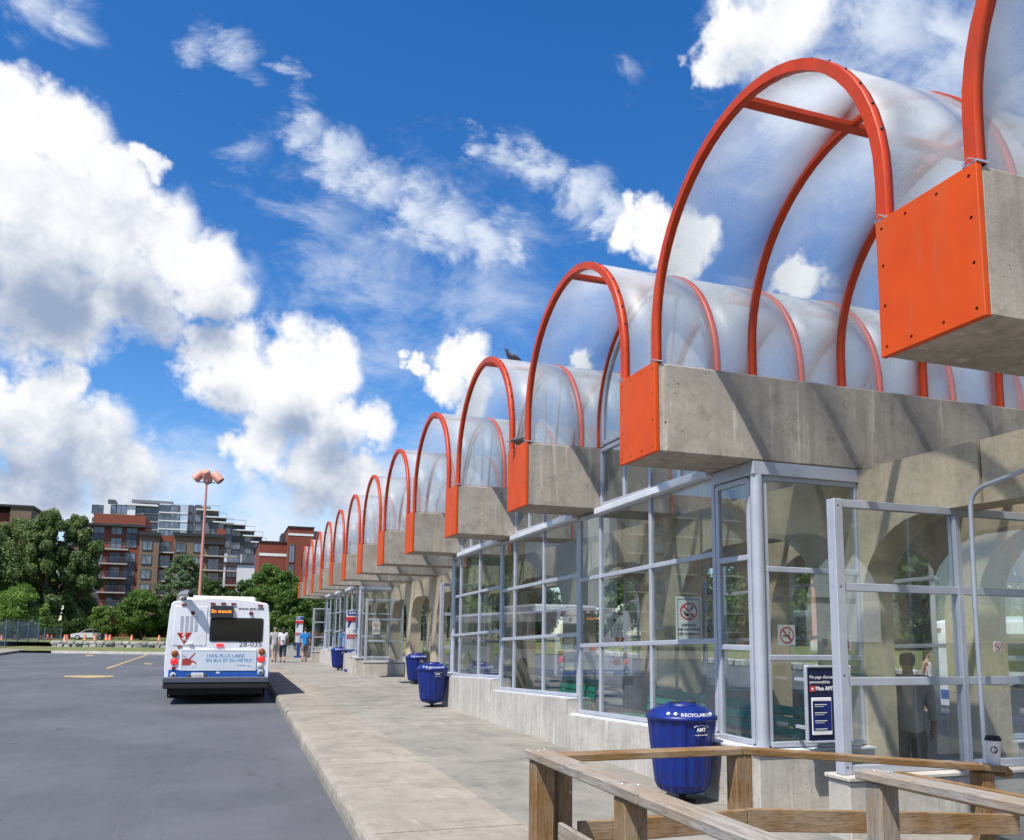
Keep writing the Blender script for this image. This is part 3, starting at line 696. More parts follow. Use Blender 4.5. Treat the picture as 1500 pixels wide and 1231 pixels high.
# ================================================================== RECYCLING BINS
def fluted(prof, n=64, amp=.006):
    mb = MB(); vs = []; fs = []
    for r,z,a in prof:
        for k in range(n):
            t_ = 2*math.pi*k/n; q = r + amp*a*(1 if (k % 4) in (0,1) else -1); vs.append((q*math.cos(t_), q*math.sin(t_), z))
    for i in range(len(prof)-1):
        for k in range(n): fs.append((i*n+k,i*n+(k+1)%n,(i+1)*n+(k+1)%n,(i+1)*n+k))
    return mb.add(vs, fs, False)
def make_bin(label, loc, rz):
    o = thing('recycling_bin', label, 'bin', loc, 'blue recycling bins along the terminal', rz)
    body = fluted([(.20,.10,0),(.235,.125,1),(.262,.18,1),(.30,.50,1),(.332,.80,1),(.334,.805,0)])
    part('body', body, m_blue, o, local=True)
    part('stem', MB().lathe([(.13,0),(.13,.012),(.035,.02),(.035,.06),(.19,.104)], 20), m_black, o, local=True)
    lid = MB().lathe([(.338,.79),(.352,.795),(.352,.825),(.335,.835),(.30,.875),(.22,.915),(.17,.928),(.165,.90),(.02,.895)], 40)
    l = part('lid', lid, m_blue, o, local=True)
    hood = MB().lathe([(.165,.90),(.155,.945),(.09,.958),(.01,.96)], 24)
    for sx in (-.075,.075):
        part('slot', MB().lathe([(.058,.953),(.058,.9625),(.01,.9626)], 18, (sx,-.045,0)), m_black, l, local=True)
    part('hood', hood, m_blue, l, local=True)
    # lettering round the lid, along its sloping rim
    s = 'RECYCLABLES'
    for i,ch in enumerate(s):
        a = rad(-90 + (i-(len(s)-1)/2)*5.6 + 8)
        me = text_mesh(ch, .052)
        part('letter', me, m_white, l, loc=(.322*math.cos(a), .322*math.sin(a), .853), rot=(rad(52), 0, a+rad(90)))
    for aa in (-122,-135,-50): 
        a = rad(aa); t_ = MB().lathe([(.017,0),(.017,.004)], 10); part('sticker', t_, m_white, l, local=True, loc=(.315*math.cos(a),.315*math.sin(a),.862), rot=(rad(50),0,a+rad(90)))
    a = rad(-78); me = text_mesh('AMT', .05, bold=.001)
    part('emblem', me, m_white, o, loc=(.334*math.cos(a),.334*math.sin(a),.715), rot=(rad(84),0,a+rad(90)))
    ring = MB(); n = 24
    for i in range(n): 
        pass
    me = text_mesh('recyclons ensemble', .018); part('emblem', me, m_white, o, loc=(.331*math.cos(a),.331*math.sin(a),.668), rot=(rad(84),0,a+rad(90)))
    arc_ = MB().tube([(.085*math.cos(t_), .026*math.sin(t_)+.012, 0) for t_ in np.linspace(.35,2.8,12)], .003, 5)
    part('emblem', arc_, m_white, o, local=True, loc=(.3345*math.cos(a),.3345*math.sin(a),.72), rot=(rad(84),0,a+rad(90)))
    return o
b1 = make_bin('blue recycling bin against the low wall right behind the wooden railing', (4.365,7.55,0), rad(-8))
for loc,rz,l in (((4.37,18.2,0),-.1,'blue recycling bin at the far corner of the nearer waiting room'),
                 ((5.72,26.0,0),.1,'blue recycling bin under the open canopy beside a concrete pier'),
                 ((4.55,35.5,0),.2,'blue recycling bin next to the bus stop sign')):
    copy_tree(b1, loc=loc, rz=rz, label=l)

# ================================================================== WOODEN RAILINGS
def railing(name, label, loc): return thing(name, label, 'railing', loc)
rl = railing('wooden_railing', 'timber railing with warm brown boards closing off the queue lane and turning a corner', (1.76,4.6,0))
rr = random.Random(11)
def post(o, x, y, h, w=.115, mat='z'): return part('post', MB().box((x-w/2,y-w/2,-.01),(x+w/2,y+w/2,h),.008), WOOD[mat], o)
# along the road side, running towards the camera
part('top_rail', MB().obox((1.765,.9,.925),(1.755,3.30,.925),.125,.048,ch=.006), WOOD['gy'], rl)
part('top_rail', MB().obox((1.755,3.306,.927),(1.75,4.69,.93),.13,.05,ch=.006), WOOD['gy'], rl)
post(rl,1.755,4.60,.90); post(rl,1.90,4.64,.905,.09); post(rl,1.76,3.50,.90); post(rl,1.765,2.42,.90); post(rl,1.77,1.3,.90)
part('lower_rail', MB().obox((1.845,3.42,.50),(1.84,4.52,.505),.035,.135,ch=.004), WOOD['gy'], rl)
part('lower_rail', MB().obox((1.85,1.0,.50),(1.845,3.41,.505),.035,.135,ch=.004), WOOD['gy'], rl)
# across, then falling along the ramp
part('top_rail', MB().obox((1.82,4.60,.915),(3.05,4.60,.915),.13,.042,ch=.005), WOOD['x'], rl)
part('top_rail', MB().obox((3.055,4.60,.915),(5.18,4.60,.725),.13,.042,ch=.005), WOOD['x'], rl)
part('rail_end', MB().lathe([(.034,-.06),(.034,.06)], 14, (5.18,4.60,.70), axis='y'), WOOD['x'], rl)
post(rl,3.06,4.60,.894); post(rl,3.16,4.72,.86,.09); post(rl,5.02,4.62,.71)
part('lower_rail', MB().obox((1.95,4.53,.505),(3.055,4.53,.515),.035,.125,ch=.004), WOOD['x'], rl)
part('lower_rail', MB().obox((3.06,4.53,.515),(5.22,4.53,.36),.035,.135,ch=.004), WOOD['x'], rl)
# second railing, weathered
r2_ = railing('wooden_railing', 'grey weathered timber railing running parallel inside the queue lane', (3.13,3.5,0))
part('top_rail', MB().obox((3.13,3.60,.93),(3.28,1.2,.93),.125,.046,ch=.006), WOOD['gy'], r2_)
part('top_rail', MB().obox((3.36,3.62,.885),(3.55,1.2,.885),.035,.09,ch=.005), WOOD['y'], r2_)
post(r2_,3.15,3.50,.905,.115,'gz'); post(r2_,3.22,2.3,.905,.115,'gz'); post(r2_,3.28,1.25,.905,.115,'gz')
part('lower_rail', MB().obox((3.05,3.58,.55),(3.18,1.2,.55),.035,.14,ch=.005), WOOD['gy'], r2_)
part('lower_rail', MB().obox((3.31,3.58,.50),(3.45,1.2,.50),.035,.14,ch=.005), WOOD['y'], r2_)

me_nail = MB().lathe([(.009,0),(.009,.003),(.004,.005)], 8).mesh('nail_head'); me_nail.materials.append(m_alu)
for o_, pts_ in ((rl, [(1.73,4.58,.955),(1.78,4.62,.955),(1.73,3.52,.953),(1.785,3.47,.953),(1.74,2.44,.95),(1.79,2.40,.95),(3.03,4.58,.937),(3.09,4.63,.934),(5.0,4.6,.764)]), (r2_, [(3.13,3.52,.954),(3.17,3.47,.954),(3.2,2.32,.954),(3.24,2.28,.954)])):
    for p_ in pts_: part('nail_head', me_nail, m_alu, o_, loc=tuple(a_-b_ for a_,b_ in zip(p_, ORG[o_.name])))

# coffee cup left on the railing
cp = thing('coffee_cup', 'white paper coffee cup with black lid standing on the railing end', 'cup', (5.12,4.60,.752))
m_cup = M('cup_paper', (.70,.68,.66), (.62,.60,.60), 9., rough=.5); m_maroon = M('cup_emblem', (.16,.03,.035), rough=.5)
part('body', MB().lathe([(.035,0),(.036,.004),(.049,.165),(.050,.168)], 24), m_cup, cp, local=True)
part('lid', MB().lathe([(.053,.165),(.054,.172),(.052,.18),(.047,.184),(.045,.195),(.036,.197)], 24), m_black, cp, local=True)
em = MB(); n = 14; a0 = rad(-132)
vs = []
for i in range(n):
    t_ = 2*math.pi*i/n; u, z = .024*math.cos(t_), .105+.026*math.sin(t_); r_ = .0368+ (z/.165)*.013; vs.append((r_*math.cos(a0+u/r_)*1.012, r_*math.sin(a0+u/r_)*1.012, z))
part('emblem', MB().add(vs, [tuple(range(n))]), m_maroon, cp, local=True)
me = text_mesh('W', .028, bold=.001); r_ = .0368+(.105/.165)*.013+.0015; part('emblem', me, m_white, cp, loc=(r_*math.cos(a0)*1.03,r_*math.sin(a0)*1.03,.105), rot=(rad(90),0,a0+rad(90)))

# ================================================================== SIGNS
def prohibition(parent, c, r, z=-.004):
    ring = MB(); n = 32
    vs = []; 
    for i in range(n):
        t_ = 2*math.pi*i/n
        for q in (r, r*.82): vs.append((c[0]+q*math.cos(t_), c[1], c[2]+q*math.sin(t_)))
    fs = [(2*i,2*((i+1)%n),2*((i+1)%n)+1,2*i+1) for i in range(n)]
    d = r*.86*.7071; w = r*.085
    vs2 = [(c[0]-d-w,c[1]-.0005,c[2]+d-w),(c[0]-d+w,c[1]-.0005,c[2]+d+w),(c[0]+d+w,c[1]-.0005,c[2]-d+w),(c[0]+d-w,c[1]-.0005,c[2]-d-w)]
    part('prohibition_ring', MB().add(vs, fs).add(vs2, [(0,1,2,3)]), m_red, parent)
m_signw = M('sign_white', (.72,.72,.70), (.66,.66,.64), 5., rough=.45)
# no smoking plate on the pier, seen through the end glass
def no_smoking(loc, s, label, group=None):
    o = thing('no_smoking_sign', label, 'sign', loc, group)
    x,y,z = loc
    part('plate', MB().box((x-s/2,y,z-s/2),(x+s/2,y+.006,z+s/2),.002), m_signw, o)
    prohibition(o, (x,y-.002,z), s*.42)
    part('cigarette', MB().box((x-s*.24,y-.0035,z-s*.06),(x+s*.16,y-.0015,z+.0)).tube([(x+s*.14,y-.003,z+s*.05),(x+s*.10,y-.003,z+s*.12),(x+s*.18,y-.003,z+s*.2)], s*.012, 5), m_black, o)
    return o
no_smoking((5.30,7.09,1.63), .20, 'square white no smoking sign on the glass of the nearer waiting room')
no_smoking((4.96,5.845,1.55), .085, 'tiny no smoking sticker on the first pane of the windscreen', 'no smoking stickers')
no_smoking((6.62,5.84,1.55), .085, 'tiny no smoking sticker on the windscreen pane beside the conduit', 'no smoking stickers')
def feed_sign(loc, rz, label):
    o = thing('pigeon_feeding_sign', label, 'sign', loc, 'no bird feeding signs', rz)
    ORG[o.name] = (0,0,0)
    part('plate', MB().box((-.15,0,-.26),(.15,.006,.26),.003), m_signw, o)
    part('border', MB().box((-.128,-.002,-.25),(-.122,-.0005,.235)).box((.122,-.002,-.25),(.128,-.0005,.235)).box((-.1215,-.002,.229),(.1215,-.0005,.235)), m_black, o)
    prohibition(o, (0,-.002,.09), .10)
    vs = [(-.075,-.0015,.10),(-.03,-.0015,.085),(0,-.0015,.06),(.0,-.0015,.035),(-.03,-.0015,.03),(-.055,-.0015,.06)]
    part('bird', MB().add(vs, [tuple(range(6))]).add([(.01,-.0015,.11),(.04,-.0015,.155),(.055,-.0015,.14),(.03,-.0015,.10)], [(0,1,2,3)]), m_black, o)
    for i,s in enumerate(('DÉFENSE','DE NOURRIR','LES OISEAUX')):
        text(o, s, .042, (0,-.002,-.07-i*.05), m_black, bold=.001)
    return o
feed_sign((5.10,8.62,1.80), rad(-28), 'white sign forbidding bird feeding inside the nearer waiting room window')
feed_sign((5.55,Y0+S*8-.02,1.75), 0, 'white sign forbidding bird feeding on the end glass of the farther waiting room')

# advertising poster in a silver frame
P0 = atY(1178,975,6.72); P1 = atY(1249,1087,6.72)
po = thing('poster_frame', 'silver framed navy poster showing a smartphone beside the green bench', 'poster', ((P0.x+P1.x)/2,6.72,P1.z))
x0,x1,z1,z0 = P0.x,P1.x,P0.z,P1.z
part('frame', MB().box((x0,6.70,z0),(x0+.022,6.74,z1),.006).box((x1-.022,6.70,z0),(x1,6.74,z1),.006).box((x0+.022,6.702,z0),(x1-.022,6.738,z0+.022),.005).box((x0+.022,6.702,z1-.022),(x1-.022,6.738,z1),.005), m_alu, po)
part('sheet', MB().box((x0+.02,6.715,z0+.02),(x1-.02,6.73,z1-.02)), m_navy, po)
H_ = z1-z0; W_ = x1-x0; xt = x0+.05
text(po, "Ma page d'accueil", .042, (xt,6.713,z1-.11), m_white, align='LEFT'); text(po, 'personnalisée', .042, (xt,6.713,z1-.155), m_white, align='LEFT')
part('star_badge', MB().box((xt,6.711,z1-.245),(xt+.055,6.7145,z1-.19)), M('badge_red',(.55,.05,.03),rough=.4), po)
sv = []
for i in range(10):
    a = math.pi/2+i*math.pi/5; q = .02 if i % 2 == 0 else .009; sv.append((xt+.0275+q*math.cos(a),6.7105,z1-.2175+q*math.sin(a)))
part('star', MB().add(sv, [tuple(range(10))[::-1]]), m_white, po)
text(po, 'Mon AMT', .052, (xt+.065,6.713,z1-.217), m_white, align='LEFT', bold=.002)
xp0, xp1, zp0, zp1 = x0+.06, x0+.06+W_*.43, z0+.075, z1-.30
part('phone', MB().box((xp0,6.704,zp0),(xp1,6.714,zp1),.004), m_white, po)
part('phone_screen', MB().box((xp0+.008,6.7025,zp0+.04),(xp1-.008,6.7045,zp1-.03)), M('screen_blue',(.02,.03,.22),(.008,.01,.03),2.5,rough=.25), po)
for i in range(4):
    part('screen_row', MB().box((xp0+.03,6.7015,zp1-.06-.075*i),(xp1-.06,6.702,zp1-.067-.075*i)).box((xp0+.03,6.7015,zp1-.08-.075*i),(xp1-.09,6.702,zp1-.084-.075*i)), m_white, po)
part('side_lettering', MB().box((x1-.08,6.712,z0+.35),(x1-.04,6.714,z0+.356)).box((x1-.08,6.712,z0+.33),(x1-.045,6.714,z0+.336)).box((x1-.08,6.712,z0+.31),(x1-.04,6.714,z0+.316)).box((x1-.08,6.712,z0+.29),(x1-.05,6.714,z0+.296)), m_white, po)
# brackets to the glass wall behind
for x in (x0+.06, x1-.06):
    for zq in (z0+.12, z1-.15): part('bracket', MB().box((x-.015,6.741,zq),(x+.015,6.935,zq+.03)), m_alu, po)

# green benches along the arcade
def bench(ya, yb, label):
    o = thing('bench', label, 'bench', (5.85,(ya+yb)/2,0), 'green benches in the nearer waiting room')
    for i in range(4): part('seat_slat', MB().box((5.52+i*.105,ya,.43),(5.615+i*.105,yb,.465),.006), m_green, o)
    for i in range(3): part('back_slat', MB().obox((5.985+.03*i,ya,.56+.115*i),(5.985+.03*i,yb,.56+.115*i),.03,.10,up=(.25,0,1),ch=.006), m_green, o)
    for y in (ya+.2,(ya+yb)/2,yb-.2):
        part('support', MB().box((5.55,y-.025,-.003),(5.60,y+.025,.428)).box((5.90,y-.025,-.003),(5.95,y+.025,.428)).box((5.601,y-.024,.38),(5.899,y+.024,.428)).obox((6.0,y,.43),(6.085,y,.86),.04,.03,up=(1,0,0)), m_green, o)
    return o
bench(7.75,9.35,'green slatted bench against the arcade right behind the poster')
bench(9.8,11.4,'green slatted bench farther inside, behind the glass above the blue bin')
bench(13.2,14.8,'green slatted bench in the bay behind the reflected bus')

# bus stop totems
m_totw = M('totem_white',(.74,.76,.80),rough=.35); m_totb = M('totem_blue',(.015,.05,.26),rough=.4); m_totr = M('totem_red',(.62,.03,.03),rough=.4)
def totem(px_, py_, label):
    p = atZ(px_, py_, 0); x,y = p.x, p.y
    o = thing('bus_stop_sign', label, 'bus stop sign', (x,y,0), 'bus stop totems')
    part('foot', MB().box((x-.23,y-.2,-.002),(x+.23,y+.2,.10),.01), m_totb, o)
    part('post', MB().box((x-.09,y-.05,.10),(x+.09,y+.05,.86),.01), m_totb, o)
    part('timetable_case', MB().box((x-.22,y-.05,.86),(x+.22,y+.05,1.30),.012), m_alu, o)
    part('timetable', MB().box((x-.17,y-.056,.90),(x+.17,y-.051,1.26)), m_totw, o)
    for i in range(7): part('timetable_line', MB().box((x-.13,y-.0585,1.22-i*.045),(x+.11,y-.0565,1.235-i*.045)), m_alu, o)
    part('panel', MB().box((x-.21,y-.055,1.30),(x+.21,y+.055,2.42),.014), m_totw, o)
    part('blue_header', MB().box((x-.205,y-.062,2.22),(x+.205,y-.056,2.41)), m_totb, o)
    me = text_mesh('BUS', .11, bold=.004); part('lettering', me, m_white, o, loc=(-.05,-.064,2.315), rot=(rad(90),0,0))
    part('red_band', MB().box((x-.235,y-.085,2.00),(x+.235,y+.07,2.16),.008), m_totr, o)
    part('red_band', MB().box((x-.213,y-.062,1.40),(x+.213,y-.056,1.46)), m_totr, o)
    part('red_band', MB().box((x-.213,y-.062,1.32),(x+.213,y-.056,1.37)), m_totr, o)
    part('blue_chevron', MB().add([(x-.2,y-.060,1.75),(x-.12,y-.060,1.75),(x-.02,y-.060,2.0),(x-.14,y-.060,2.0)],[(0,1,2,3)]), m_totb, o)
totem(513,984,'white and red bus stop sign with blue foot beside a blue bin')
totem(436.5,963.5,'white and red bus stop sign standing by the planter near the man in blue')

# ================================================================== BUS
m_bw = M('bus_white_paint',(.78,.79,.82),(.72,.73,.77),2.,rough=.28,coat=.3); m_bb = M('bus_blue_paint',(.015,.10,.42),(.012,.08,.35),3.,rough=.35)
worn(m_bw, (.42,.41,.40), .35, (3,3,1.0)); m_bgrey = M('bus_grey_trim',(.085,.09,.12),rough=.5); m_bglass = M('bus_dark_glass',(.010,.011,.013),rough=.08,spec=.28)
m_amber = M('amber_lens',(.30,.09,.02),rough=.25); m_redl = M('red_lens',(.24,.015,.012),rough=.25); m_lens = M('clear_lens',(.55,.56,.58),rough=.2)
e_red = emit('lit_tail_lamp',(1.0,.02,.02),.75,(.5,.02,.02)); e_org = emit('led_text',(1.0,.30,.03),1.4)
m_vent = M('vent_grey',(.50,.51,.54),rough=.5)
BX, BY, BZ = -.10, 21.9, ZR
def bz(y): return BZ + .39 + (1020-y)/394.0
def bxx(x): return BX + (x-576)/394.0
BL = 11.2
def make_bus(name, label, BX=BX, BY=BY, detail=True, sgn=1):
    o = thing(name, label, 'bus', (BX,BY,BZ))
    # body: rounded section, slightly tapering towards the roof
    sec = [(-1.205,.62),(-1.212,1.0),(-1.195,1.6),(-1.165,2.15),(-1.13,2.40),(-1.08,2.455),(-.7,2.52),(-.3,2.555),(.3,2.555),(.7,2.52),(1.08,2.455),(1.13,2.40),(1.165,2.15),(1.195,1.6),(1.212,1.0),(1.205,.62)]
    body = MB(); rows = []
    for (y,k,zk) in ((0.0,.985,-.02),(.05,1,0),(BL-.25,1,0),(BL-.05,.98,-.02),(BL,.93,-.06)):
        rows.append([(BX+x*k, BY+y, BZ+z+(zk if z > 2.3 else 0)) for x,z in sec])
    n = len(sec); vs = [p for r_ in rows for p in r_]
    fs = [(i*n+q,i*n+(q+1)%n,(i+1)*n+(q+1)%n,(i+1)*n+q) for i in range(len(rows)-1) for q in range(n)]
    body.add(vs, [f for f in fs]); body.add(rows[0], [tuple(range(n))]); body.add(rows[-1], [tuple(range(n))[::-1]])
    b = part('body', body, m_bw, o)
    part('skirt', MB().box((BX-1.214,BY+.27,BZ+.36),(BX+1.214,BY+BL-.03,BZ+.615),.01), m_bw, o)
    part('blue_stripe', MB().box((BX-1.219,BY+.03,BZ+.58),(BX+1.219,BY+BL-.25,BZ+.80),.004), m_bb, o)
    part('side_skirt', MB().box((BX-1.2165,BY+.28,BZ+.355),(BX+1.2165,BY+BL-.1,BZ+.43)), m_bgrey, o)
    for y0 in (2.1, 8.3):                                            # wheels and arches
        for s in (-1,1):
            w = part('wheel', MB().lathe([(.20,-.13),(.44,-.135),(.475,-.10),(.48,0),(.475,.10),(.44,.135),(.20,.13)], 28, (BX+s*1.05,BY+y0+.45,BZ+.48), axis='x'), m_black, o)
            part('rim', MB().lathe([(.26,-.005),(.24,.02),(.10,.03),(.02,.05)], 20, (BX+s*1.185,BY+y0+.45,BZ+.48), axis='x') if s > 0 else MB().lathe([(.26,.005),(.24,-.02),(.10,-.03),(.02,-.05)], 20, (BX+s*1.185,BY+y0+.45,BZ+.48), axis='x'), m_alu, w)
            part('wheel_arch', MB().lathe([(.56,0),(.56,.008*s)], 28, (BX+s*1.2165,BY+y0+.45,BZ+.50), axis='x'), m_black, o)
    ys_ = [.75,2.25,3.75,5.25,6.75,8.2,9.6]
    for s in (-1,1):
        for a_,c_ in zip(ys_[:-1],ys_[1:]):
            lo_, hi_ = 1.32, 2.14
            xa, xb = 1.207, 1.171
            part('side_window', MB().add([(BX+s*xa,BY+a_+.04,BZ+lo_),(BX+s*xa,BY+c_-.04,BZ+lo_),(BX+s*xb,BY+c_-.04,BZ+hi_),(BX+s*xb,BY+a_+.04,BZ+hi_),
                 (BX+s*(xa-.03),BY+a_+.04,BZ+lo_),(BX+s*(xa-.03),BY+c_-.04,BZ+lo_),(BX+s*(xb-.03),BY+c_-.04,BZ+hi_),(BX+s*(xb-.03),BY+a_+.04,BZ+hi_)],
                 [(0,1,2,3),(0,1,5,4),(1,2,6,5),(2,3,7,6),(3,0,4,7)]), m_bglass, o)
    for a_ in (4.9, 9.75):                                            # passenger doors on the kerb side
        part('door', MB().box((BX+1.19,BY+a_,BZ+.42),(BX+1.226,BY+a_+1.1,BZ+2.2),.01), m_bglass, o)
    part('windscreen', MB().box((BX-1.0,BY+BL-.03,BZ+1.1),(BX+1.0,BY+BL+.015,BZ+2.25),.02), m_bglass, o)
    if not detail: return o
    def rb(x0,y0,x1,y1,d0=-.012,d1=.02,ch=.004): return MB().box((bxx(x0),BY+d0,bz(y1)),(bxx(x1),BY+d1,bz(y0)),ch)
    part('blue_panel', rb(140,848,1012,918,-.010), m_bb, o)
    part('bumper', MB().box((BX-1.222,BY-.06,BZ+.515),(BX+1.222,BY+.25,BZ+.655),.02), m_bgrey, o)
    part('bumper', MB().box((BX-1.215,BY-.045,BZ+.38),(BX+1.215,BY+.25,BZ+.513),.02), m_black, o)
    part('mud_flap', MB().box((BX-1.05,BY+1.9,BZ+.08),(BX-.55,BY+1.93,BZ+.6)).box((BX+.55,BY+1.9,BZ+.08),(BX+1.05,BY+1.93,BZ+.6)), m_black, o)
    part('underbody', MB().box((BX-1.1,BY+.3,BZ+.22),(BX+1.1,BY+BL-.4,BZ+.38)), m_black, o)
    # rear window with rounded corners
    def rrect(x0,y0,x1,y1,r,d0,d1):
        pts = []; X0,X1,Z0,Z1 = bxx(x0),bxx(x1),bz(y1),bz(y0)
        for cx_,cz_,a in ((X1-r,Z1-r,0),(X0+r,Z1-r,90),(X0+r,Z0+r,180),(X1-r,Z0+r,270)):
            for i in range(5): t_ = rad(a+i*22.5); pts.append((cx_+r*math.cos(t_),cz_+r*math.sin(t_)))
        return MB().prism(pts,'y',BY+d1,BY+d0)
    rw = part('rear_window', rrect(485,352,978,582,.05,-.010,.02), m_black, o)
    part('pane', rrect(502,372,962,566,.04,-.014,.0), m_bglass, rw)
    ls = part('destination_sign', rrect(482,238,692,352,.03,-.07,.01), m_dark, o)
    text(ls, 'En transit', .11, (bxx(583),BY-.073,bz(293)), e_org, width=.46, bold=.002)
    door = part('engine_door', rb(162,250,458,620,-.011,.01,.006), m_bw, o)
    for i,xc in enumerate((233,277,318,360)):
        mb = MB(); r0 = 342
        y = r0
        while y < 488: mb.box((bxx(xc-14),BY-.016,bz(y+5)),(bxx(xc+14),BY-.0105,bz(y))); y += 10
        part('vent', mb, m_vent, door)
    part('door_handle', MB().box((bxx(300),BY-.05,bz(612)),(bxx(342),BY-.010,bz(594)),.008), m_bw, door)
    tri = MB().prism([(bxx(193),bz(502)),(bxx(328),bz(497)),(bxx(262),bz(611))],'y',BY-.016,BY-.012); tm = part('triangle_emblem', tri, M('emblem_red',(.42,.02,.015),rough=.35), o)
    text(tm, 'S', .20, (bxx(258),BY-.018,bz(537)), m_white, bold=.006); text(tm, 'stm', .07, (bxx(266),BY-.018,bz(568)), m_white)
    ad = part('advert_panel', rb(252,672,915,858,-.022,.01,.004), M('advert_sheet',(.62,.68,.74),(.55,.62,.70),1.5,rough=.4), o)
    part('advert_frame', rb(242,655,925,671,-.026,.01).box((bxx(242),BY-.026,bz(858)),(bxx(251),BY+.01,bz(671))).box((bxx(916),BY-.026,bz(858)),(bxx(925),BY+.01,bz(671))), m_bw, o)
    m_txt = M('advert_blue',(.03,.18,.48),rough=.4)
    text(ad, '100% PLUS LIBRE', .112, (bxx(468),BY-.0235,bz(718)), m_txt, width=.86, align='LEFT')
    text(ad, 'EN BUS ET EN MÉTRO', .112, (bxx(468),BY-.0235,bz(762)), m_txt, width=1.06, align='LEFT')
    text(ad, 'maville.info', .045, (bxx(790),BY-.0235,bz(808)), m_txt); text(ad, 'stm', .06, (bxx(865),BY-.0235,bz(812)), m_txt)
    def poly(pts, d): return MB().prism([(bxx(x),bz(y)) for x,y in pts],'y',BY-d,BY-d+.002)
    m_adr = M('advert_red',(.42,.05,.04),rough=.4)
    part('advert_car', poly([(256,752),(262,745),(300,740),(318,748),(345,760),(372,772),(384,785),(380,795),(345,785),(335,805),(256,806)],.026), m_adr, ad)
    part('advert_car', poly([(314,745),(362,690),(372,690),(326,750)],.0265), m_adr, ad)
    part('advert_car', MB().lathe([(.055,0),(.055,.002)],16,(bxx(355),BY-.0265,bz(803)),axis='y'), m_signw, ad)
    part('advert_car', MB().tube([(bxx(256+40*math.sin(t_)),BY-.025,bz(752-46*math.cos(t_)+10)) for t_ in np.linspace(0,1.4,8)],.005,5), m_adr, ad)
    text(o, '28-035', .18, (bxx(868),BY-.0018,bz(608)), m_black, width=.535); text(o, 'www.stm.info', .115, (bxx(858),BY-.0018,bz(262)), m_black, width=.62, bold=.002)
    def lamp(x,y,r,m,name='lamp',d=.03):
        part(name, MB().lathe([(r,0),(r,-d*.6),(r*.8,-d),(.004,-d*1.1)],20,(bxx(x),BY-.008,bz(y)),axis='y'), m, o)
    for x,y,r,m in ((188,697,.082,m_amber),(975,675,.082,m_amber),(183,832,.045,m_redl),(966,812,.072,m_lens),(184,899,.07,m_lens),(972,874,.07,m_lens)): lamp(x,y,r,m,'indicator_lamp' if m is m_amber else 'reflector' if m is m_redl else 'reversing_lamp')
    for x,y in ((184,899),(972,874)): lamp(x,y,.045,m_bgrey,'lamp_centre',.036)
    for x,y in ((186,769),(972,747)):
        lamp(x,y,.088,m_redl,'lamp_rim',.02); lamp(x,y,.078,e_red,'tail_lamp'); lamp(x,y,.02,m_redl,'lamp_centre',.04)
    for x,y in ((325,313),(857,305)): lamp(x,y,.048,m_black,'lamp_rim',.02); lamp(x,y,.036,m_redl,'marker_lamp')
    for x,y in ((242,236),(500,219),(597,216),(690,218),(940,229)): part('marker_lamp', rb(x-22,y-9,x+22,y+9,-.03,.01,.006), m_redl, o)
    part('brake_lamp', rrect(552,603,619,631,.03,-.025,.01), e_red, o)
    pl = part('licence_plate', rb(342,876,452,930,-.03,-.012,.002), m_signw, o); text(pl, 'L 45128', .06, (bxx(397),BY-.0315,bz(903)), m_bgrey, width=.2)
    part('plate_bracket', rb(302,888,340,912,-.05,-.01).box((bxx(454),BY-.05,bz(925)),(bxx(480),BY-.01,bz(885))), m_bgrey, o)
    part('label_plate', rb(565,867,597,884,-.014,-.009), m_signw, o); part('side_reflector', rb(205,624,246,640,-.016,-.0,.002), m_amber, o)
    ex = [(bxx(200),BY+.14,BZ+2.3),(bxx(200),BY+.13,BZ+2.50),(bxx(206),BY+.09,BZ+2.585),(bxx(222),BY+.0,BZ+2.63),(bxx(252),BY-.11,BZ+2.64),(bxx(300),BY-.26,BZ+2.64)]
    e_ = part('exhaust_pipe', MB().tube(ex,[.075,.08,.085,.085,.085,.085],18), M('exhaust_steel',(.55,.52,.50),rough=.3,metal=.8), o)
    part('exhaust_mouth', MB().lathe([(.088,0),(.088,.10),(.075,.101)],18,(bxx(284),BY-.235,BZ+2.64),axis='x'), m_black, e_)
    part('roof_hatch', MB().box((bxx(520),BY+.15,BZ+2.53),(bxx(710),BY+1.3,BZ+2.60),.03).box((BX-.9,BY+2.5,BZ+2.45),(BX+.9,BY+5.5,BZ+2.70),.06), m_bw, o)
    return o
make_bus('city_bus', 'white city bus with blue skirt and red tail lamps pulled up at the kerb')
# second bus on the far road, seen through the arches
BZ_ = BZ; BZ = ZR2
b2 = make_bus('city_bus', 'white bus with orange side advert on the far road, seen through the arches', 17.75, 5.3, False)
part('side_advert', MB().box((17.75-1.226,6.6,ZR2+.62),(17.75-1.216,10.4,ZR2+1.30)), M('advert_orange',(.42,.07,.025),(.35,.055,.02),2.,rough=.4), b2)
for yy in (7.2,8.3,9.3): part('advert_flower', MB().lathe([(.12,0),(.12,.003)],9,(17.75-1.229,yy,ZR2+.95),axis='x'), m_signw, b2)
part('roof_lamp', MB().box((17.75-1.19,16.2,ZR2+2.2),(17.75-1.13,16.35,ZR2+2.27)), m_redl, b2)
BZ = BZ_

